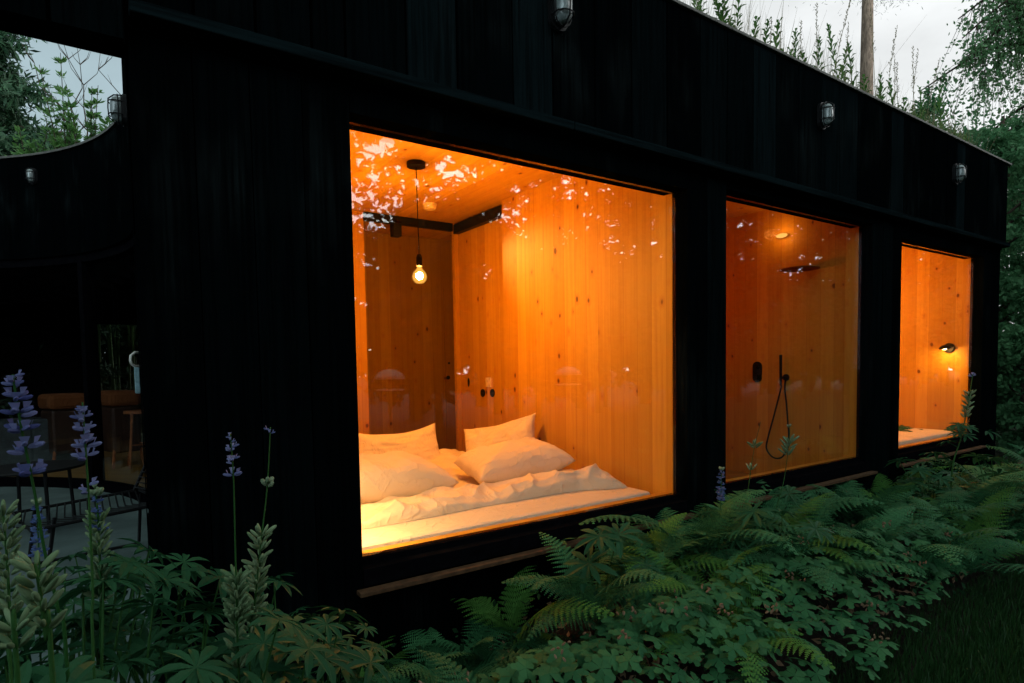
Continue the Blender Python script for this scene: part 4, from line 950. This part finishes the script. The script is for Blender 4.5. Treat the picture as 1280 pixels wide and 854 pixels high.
V = leafquads(np.stack([rng.uniform(.5, 7.5, 5000), rng.uniform(.2, 3.0, 5000), 3.38+rng.uniform(0, .12, 5000)], 1), .06, .18)
o = tag(link('roof_grass', quads_mesh('roof_grass', V, MAT['herb'])), kind='stuff'); o['label'] = 'short green growth covering the roof'

# ------------------------------------------------------------------ trees
def leaf_tree(name, loc, label, cat, group, mat, h, trunk_r, limbs, leaf_n, leaf_s, crown, seed, droop=0.0, tr=None, spread=.22, bark='twig', holes=False):
    """crown: (z0, z1, radius) of an ellipsoid filled by branch clumps"""
    r = random.Random(seed); g = np.random.default_rng(seed); root = empty(name, loc, label, cat, group)
    m = MB(); bend = Vector((r.uniform(-.3, .3), r.uniform(-.3, .3), 0)); T = [Vector((bend.x*t*t, bend.y*t*t, h*t)) for t in np.linspace(0, 1, 9)]
    m.tube(T, [trunk_r*(1-.85*t)+.01 for t in np.linspace(0, 1, 9)], 8)
    C = []; TW = []
    z0, z1, R = crown
    for k in range(limbs):
        t = r.uniform(max(.08, z0/h*.8), .97); b = Vector((bend.x*t*t, bend.y*t*t, h*t)); a = k*2.4+r.uniform(-.4, .4)
        zz = h*t; rr = R*math.sqrt(max(.05, 1-((zz-(z0+z1)/2)/((z1-z0)/2+.01))**2))*r.uniform(.6, 1.1)
        tip = b+Vector((math.cos(a)*rr, math.sin(a)*rr, rr*r.uniform(.05, .55)-droop*rr)); mid = b.lerp(tip, .5)+Vector((0, 0, .18*rr))
        P = smooth_path([b, mid, tip], 6); m.tube(P, [trunk_r*.28*(1-.9*i/len(P))+.004 for i in range(len(P))], 5, False)
        n = leaf_n//limbs; ts = np.sqrt(g.uniform(.04, 1, n)); idx = np.minimum((ts*(len(P)-1)).astype(int), len(P)-1); pts = np.array([tuple(p) for p in P])[idx]
        # twigs: leaves gather along short side shoots
        nt = max(4, n//26); tw = pts[g.integers(0, n, nt)]; td = g.normal(size=(nt, 3))*spread*R; td[:, 2] = td[:, 2]*.5-droop*np.abs(g.normal(size=nt))*R*.75
        TW += [(tw[q], tw[q]+td[q]*.95) for q in range(nt)]; w = g.integers(0, nt, n); f = g.uniform(0, 1, n)[:, None]; C.append(tw[w]+td[w]*f+g.normal(size=(n, 3))*.035*R**.5)
    if droop > .3:
        for a_, b_ in TW: m.tube([a_, (a_+b_)/2+np.array([0, 0, .04]), b_], [.006, .004, .002], 3, False)
    m.build('trunk', MAT[bark], root, smooth=True)
    C = np.concatenate(C)
    if holes: C = C[[noise.noise(Vector((c[0]*.75+seed, c[1]*.75, c[2]*.9))) < .24 for c in C]]
    me = quads_mesh('crown', leafquads(C, leaf_s, .55), mat, g.random(len(C))); link('crown', me, root); return root
def place(u, y, v=400): return aty(u, v, y)
# birch with hanging twigs at the right, shrubs below it
leaf_tree('birch_tree', (13.6, .75, GZ), 'weeping birch with hanging leafy twigs at the right edge', 'tree', None, MAT['birch'], 8.3, .13, 46, 34000, .075, (2.8, 8.6, 2.2), 21, .55, spread=.11)
sh = [(11.6, 2.6, 5.3, 1.35, 31, 'rounded green bush rising above the far end of the roof'), (10.6, 1.0, 4.6, 1.3, 32, 'dense dark bush beside the far corner of the cabin'), (12.4, .2, 4.4, 1.5, 33, 'dense bush at the right edge beside the lawn'),
      (13.2, 4.0, 4.1, 1.3, 34, 'dark bush behind the roof, left of the rounded one'), (15.2, 1.7, 5.2, 1.6, 36, 'tall dense bush filling the gap behind the dark corner bush'), (14.6, -.4, 4.6, 1.6, 37, 'dense bush farthest right beyond the lawn'), (9.9, .35, 1.7, .8, 35, 'low dark bush at the right edge over the ferns')]
for x, y, h, R, sd_, lab in sh:
    leaf_tree('bush', (x, y, GZ), lab, 'bush', 'bushes beyond the far corner', MAT['shrub'], h, .07, 34, 24000, .075, (.2, h, R), sd_, .10)
for (x, y, h, R, sd_, lab) in ((18.5, .8, 6, 2.4, 41, 'broad tree beyond the lawn at the right, cut by the picture edge'), (17, 4.2, 5.8, 2.2, 42, 'leafy tree behind the weeping birch')):
    leaf_tree('leafy_tree', (x, y, GZ), lab, 'tree', None, MAT['shrub'], h, .15, 30, 14000, .14, (.4, h, R), sd_, .1)
# pine: bare trunk behind the roof
p = aty(1083, 60, 7.9)
pr = empty('pine_tree', (p.x, 7.9, GZ), 'bare straight pine trunk behind the roof', 'tree')
m = MB(); m.tube([(-.03, 0, 0), (0, 0, 3), (.01, 0, 6), (.03, 0, 9), (.05, 0, 18)], [.30, .27, .245, .22, .10], 16); 
for k in range(14):
    a = k*2.4; z = 13.5+k*.3; m.tube([(0, 0, z), (1.2*math.cos(a), 1.2*math.sin(a), z+.4), (2.0*math.cos(a), 2.0*math.sin(a), z+.5)], [.04, .025, .008], 5, False)
m.build('trunk', MAT['bark'], pr, smooth=True)
C = np.concatenate([np.array([1.6*math.cos(k*2.4), 1.6*math.sin(k*2.4), 14+k*.3])+rng.normal(size=(700, 3))*(.55, .55, .2) for k in range(14)])
link('crown', quads_mesh('crown', leafquads(C, .14, .12), MAT['conifer']), pr)
p = aty(905, 20, 9.5)
pr2 = empty('pine_tree', (p.x+.35, 9.5, GZ), 'pine with a forked leaning limb behind the upper roof plants', 'tree')
m = MB(); m.tube([(-.5, 0, 0), (-.45, 0, 3), (-.3, 0, 5), (.15, 0, 6.1), (.6, 0, 7.0), (.8, 0, 9)], [.16, .14, .12, .10, .07, .03], 10); m.tube([(-.3, 0, 5), (-.7, .2, 6.4), (-.9, .2, 8)], [.09, .06, .02], 8); m.build('trunk', MAT['bark'], pr2, smooth=True)
C = np.concatenate([np.array(c)+rng.normal(size=(900, 3))*(.45, .45, .22) for c in ((-.9, .2, 6.9), (-1.4, 0, 6.2), (-.3, .3, 7.9), (-.4, 0, 6.9), (-1.6, .3, 7.3))])
link('crown', quads_mesh('crown', leafquads(C, .13, .12), MAT['conifer']), pr2)
# behind the patio, seen through the round opening
def conifer(loc, h, R, seed, label, n=26000):
    r = random.Random(seed); g = np.random.default_rng(seed); root = empty('conifer_tree', loc, label, 'tree', 'conifers behind the patio'); m = MB(); m.tube([(0, 0, 0), (0, 0, h*.5), (0, 0, h)], [.13, .08, .01], 8); C = []
    for k in range(60):
        z = h*(.12+.86*k/60); a = k*2.4; rr = R*(1-z/h)**.8+.15; tip = np.array([math.cos(a)*rr, math.sin(a)*rr, z-.10*rr+r.uniform(0, .4)]); b = np.array([0, 0, z]); m.tube([b, (b+tip)/2+np.array([0, 0, .1]), tip], [.02, .012, .004], 4, False)
        q = n//60; t = g.uniform(.15, 1, q)[:, None]; C.append(b+(tip-b)*t+g.normal(size=(q, 3))*np.array([.13, .13, .07])*(1.2-.4*t))
    m.build('trunk', MAT['twig'], root, smooth=True); C = np.concatenate(C); link('crown', quads_mesh('crown', leafquads(C, .15, .22), MAT['conifer']), root)
p = aty(5, 150, 9.2); conifer((p.x-.15, 8.8, GZ), 6.6, 1.7, 51, 'dark feathery conifer at the left behind the patio wall')
p = aty(60, 150, 11); conifer((p.x-.1, 10.2, GZ), 5.1, 1.9, 52, 'lower dark conifer behind the bright leafy shrub')
def leafy_shrub(u, vt, y, zb, seed, label, ns=7):
    p = aty(u, vt, y); h = (p.z-zb)*1.05; r = random.Random(seed); root = empty('leafy_shrub', (p.x, y, zb), label, 'shrub', 'bright shrubs on the roof behind the patio'); m, st = MB(), MB()
    for k in range(ns):
        a = r.uniform(0, 6.28); sp = r.uniform(.03, .2)*h; hh = h*r.uniform(.5, 1); P = smooth_path([(0, 0, 0), (math.cos(a)*sp*.5, math.sin(a)*sp*.5, hh*.5), (math.cos(a)*sp, math.sin(a)*sp, hh)], 5); st.tube(P, [.006*(1-.8*i/len(P))+.001 for i in range(len(P))], 4, False)
        for j in range(int(hh/.012)):
            t = r.uniform(.25, 1); c = P[min(int(t*(len(P)-1)), len(P)-1)]+Vector((r.gauss(0, .012),)*3); b = r.uniform(0, 6.28); d = Vector((math.cos(b), math.sin(b), r.uniform(.2, 1.2))).normalized(); s = d.orthogonal().normalized(); l = r.uniform(.05, .10); m.tone = r.random(); mid = c+d*l*.55; w = l*.20; m.quad(c, mid+s*w, c+d*l, mid-s*w)
    m.build('foliage', MAT['willow'], root); st.build('stem', MAT['twig'], root)
leafy_shrub(76, 78, 5.75, 3.38, 61, 'bright green leafy shrub on the roof behind the curved wall', 7)
leafy_shrub(106, 112, 5.7, 3.38, 62, 'smaller bright shrub right of the tall one behind the curved wall', 8)
leafy_shrub(126, 138, 5.6, 3.38, 63, 'low bright sprig just above the curved wall by the lamp', 6)
leafy_shrub(35, 150, 5.9, 3.38, 64, 'low green growth on the roof at the left behind the curved wall', 8)
def bare(u, y, h, seed, label):
    p = aty(u, 150, y); r = random.Random(seed); m = MB(); P = [Vector((r.uniform(-.03, .03)*k, 0, h*k/8)) for k in range(9)]; m.tube(P, [.014*(1-k/9.5) for k in range(9)], 5, False)
    for k in range(16):
        t = r.uniform(.25, 1); c = P[min(8, int(t*8))]; a = r.choice((0, PI))+r.uniform(-.6, .6); l = r.uniform(.15, .45)*(1.2-t*.6); m.tube([c, c+Vector((math.cos(a)*l*.5, math.sin(a)*l*.5, l*.6)), c+Vector((math.cos(a)*l*.7, math.sin(a)*l*.7, l*1.2))], [.005, .003, .001], 4, False)
    o = m.build('bare_sapling', MAT['twig']); o.location = (p.x, y, 3.3); tag(o, label, 'sapling', 'bare stems behind the patio wall')
bare(64, 6.6, 2.0, 71, 'thin bare stem rising left of the bright shrub'); bare(94, 6.8, 2.2, 72, 'bare stem rising just right of the bright shrub'); bare(106, 6.5, 2.1, 73, 'dark bare stem leaning over the smaller shrub'); bare(134, 6.4, 2.0, 74, 'bare branching stem nearest the side-on lamp')
V = leafquads(np.stack([rng.uniform(-4.5, .8, 6000), rng.uniform(5.75, 7.3, 6000), 3.38+rng.uniform(0, .22, 6000)], 1), .09, .12)
o = tag(link('roof_grass', quads_mesh('roof_grass', V, MAT['herb'])), kind='stuff'); o['label'] = 'grassy growth on the roof behind the round patio'
# bamboo seen through the back window
for x_ in (-.6, .9): leaf_tree('bush', (x_, 9.9, GZ), 'dark bush added behind the bamboo to block the sky', 'bush', 'bushes added behind the bamboo', MAT['forest'], 3.4, .06, 26, 16000, .12, (.1, 3.4, 1.3), 97, .05)  # bushes added to block sky through the back window
bb = empty('bamboo_clump', (.1, 8.6, GZ), 'green bamboo canes seen through the far glass of the living room', 'bamboo')
m = MB()
for k in range(46): x, y = rnd.uniform(-1.2, 1.3), rnd.uniform(-.3, .5); m.tone = rnd.random(); m.tube([(x, y, 0), (x+rnd.uniform(-.1, .1), y, 3.2)], rnd.uniform(.012, .024), 6, False)
m.build('canes', MAT['bamboo'], bb)
# ------------------------------------------------------------------ the wood behind the camera (mirrored in the panes)
proto = {}
for i in range(48):
    row = i % 2; q = i/47
    x = -9+60*q+rnd.uniform(-.6, .6); y = -10.5-row*3.2-rnd.uniform(0, 1.2)
    kind = i % 3; h = (9.5, 10.5, 8.5)[kind]
    if kind not in proto:
        o = leaf_tree('forest_tree', (x, y, GZ), 'leafy woodland tree facing the cabin across the lawn', 'tree', 'woodland trees mirrored in the window panes', MAT['forest'], h,   .18, 46, 6000, .24, (2.2, h, 2.6), 80+kind, .05, spread=.2, holes=True); proto[kind] = o
    else: o = copy_tree(proto[kind])
    o.location = (x, y, GZ); o.rotation_euler = (0, 0, rnd.uniform(0, 6.28)); s = rnd.uniform(.85, 1.1); o.scale = (s, s, s)
fb = None
for i in range(69):
    x = -9+64*(i//3)/22+rnd.uniform(-.5, .5)+(i%3)*1.0; y = -9.0-(i%3)*1.9+rnd.uniform(-.5, .3)
    if fb is None: o = fb = leaf_tree('woodland_bush', (x, y, GZ), 'dense dark bush at the edge of the wood facing the cabin', 'bush', 'bushes mirrored low in the window panes', MAT['forest'], 4.0, .07, 30, 13000, .22, (.1, 4.0, 1.7), 95, .05)
    else: o = copy_tree(fb)
    o.location = (x, y, GZ); o.rotation_euler = (0, 0, rnd.uniform(0, 6.28)); s = rnd.uniform(.85, 1.1); o.scale = (s, s, s)
# white domed garden lamps whose reflections float in the bedroom pane
def garden_lamp(u, v, yv, lab):
    q = CAM+ray(u, v)*((yv-CAM[1])/ray(u, v)[1]); x, y, z = q[0], .2-yv, q[2]
    r = empty('garden_lamp', (x, y, GZ), lab, 'lamp', 'white domed garden lamps mirrored in the bedroom pane'); H = z-GZ
    m = MB(); m.lathe([(0, .13), (.08, .12), (.16, .07), (.20, 0), (.19, 0), (0, .02)], (0, 0, H), 24); m.build('lamp_shade', MAT['white'], r, smooth=True)
    m = MB(); m.lathe([(.02, H-GZ*0), (.02, 0)], (0, 0, 0), 10); m.build('post', MAT['black'], r)
    m = MB(); m.lathe([(0, -.13), (.18, -.13), (.18, -.145), (0, -.145)], (0, 0, H), 24); m.build('lower_ring', MAT['white'], r)
garden_lamp(487, 474, 5.0, 'white domed garden lamp mirrored in the left of the bedroom pane'); garden_lamp(710, 469, 4.6, 'white domed garden lamp mirrored on the bright wall in the bedroom pane')
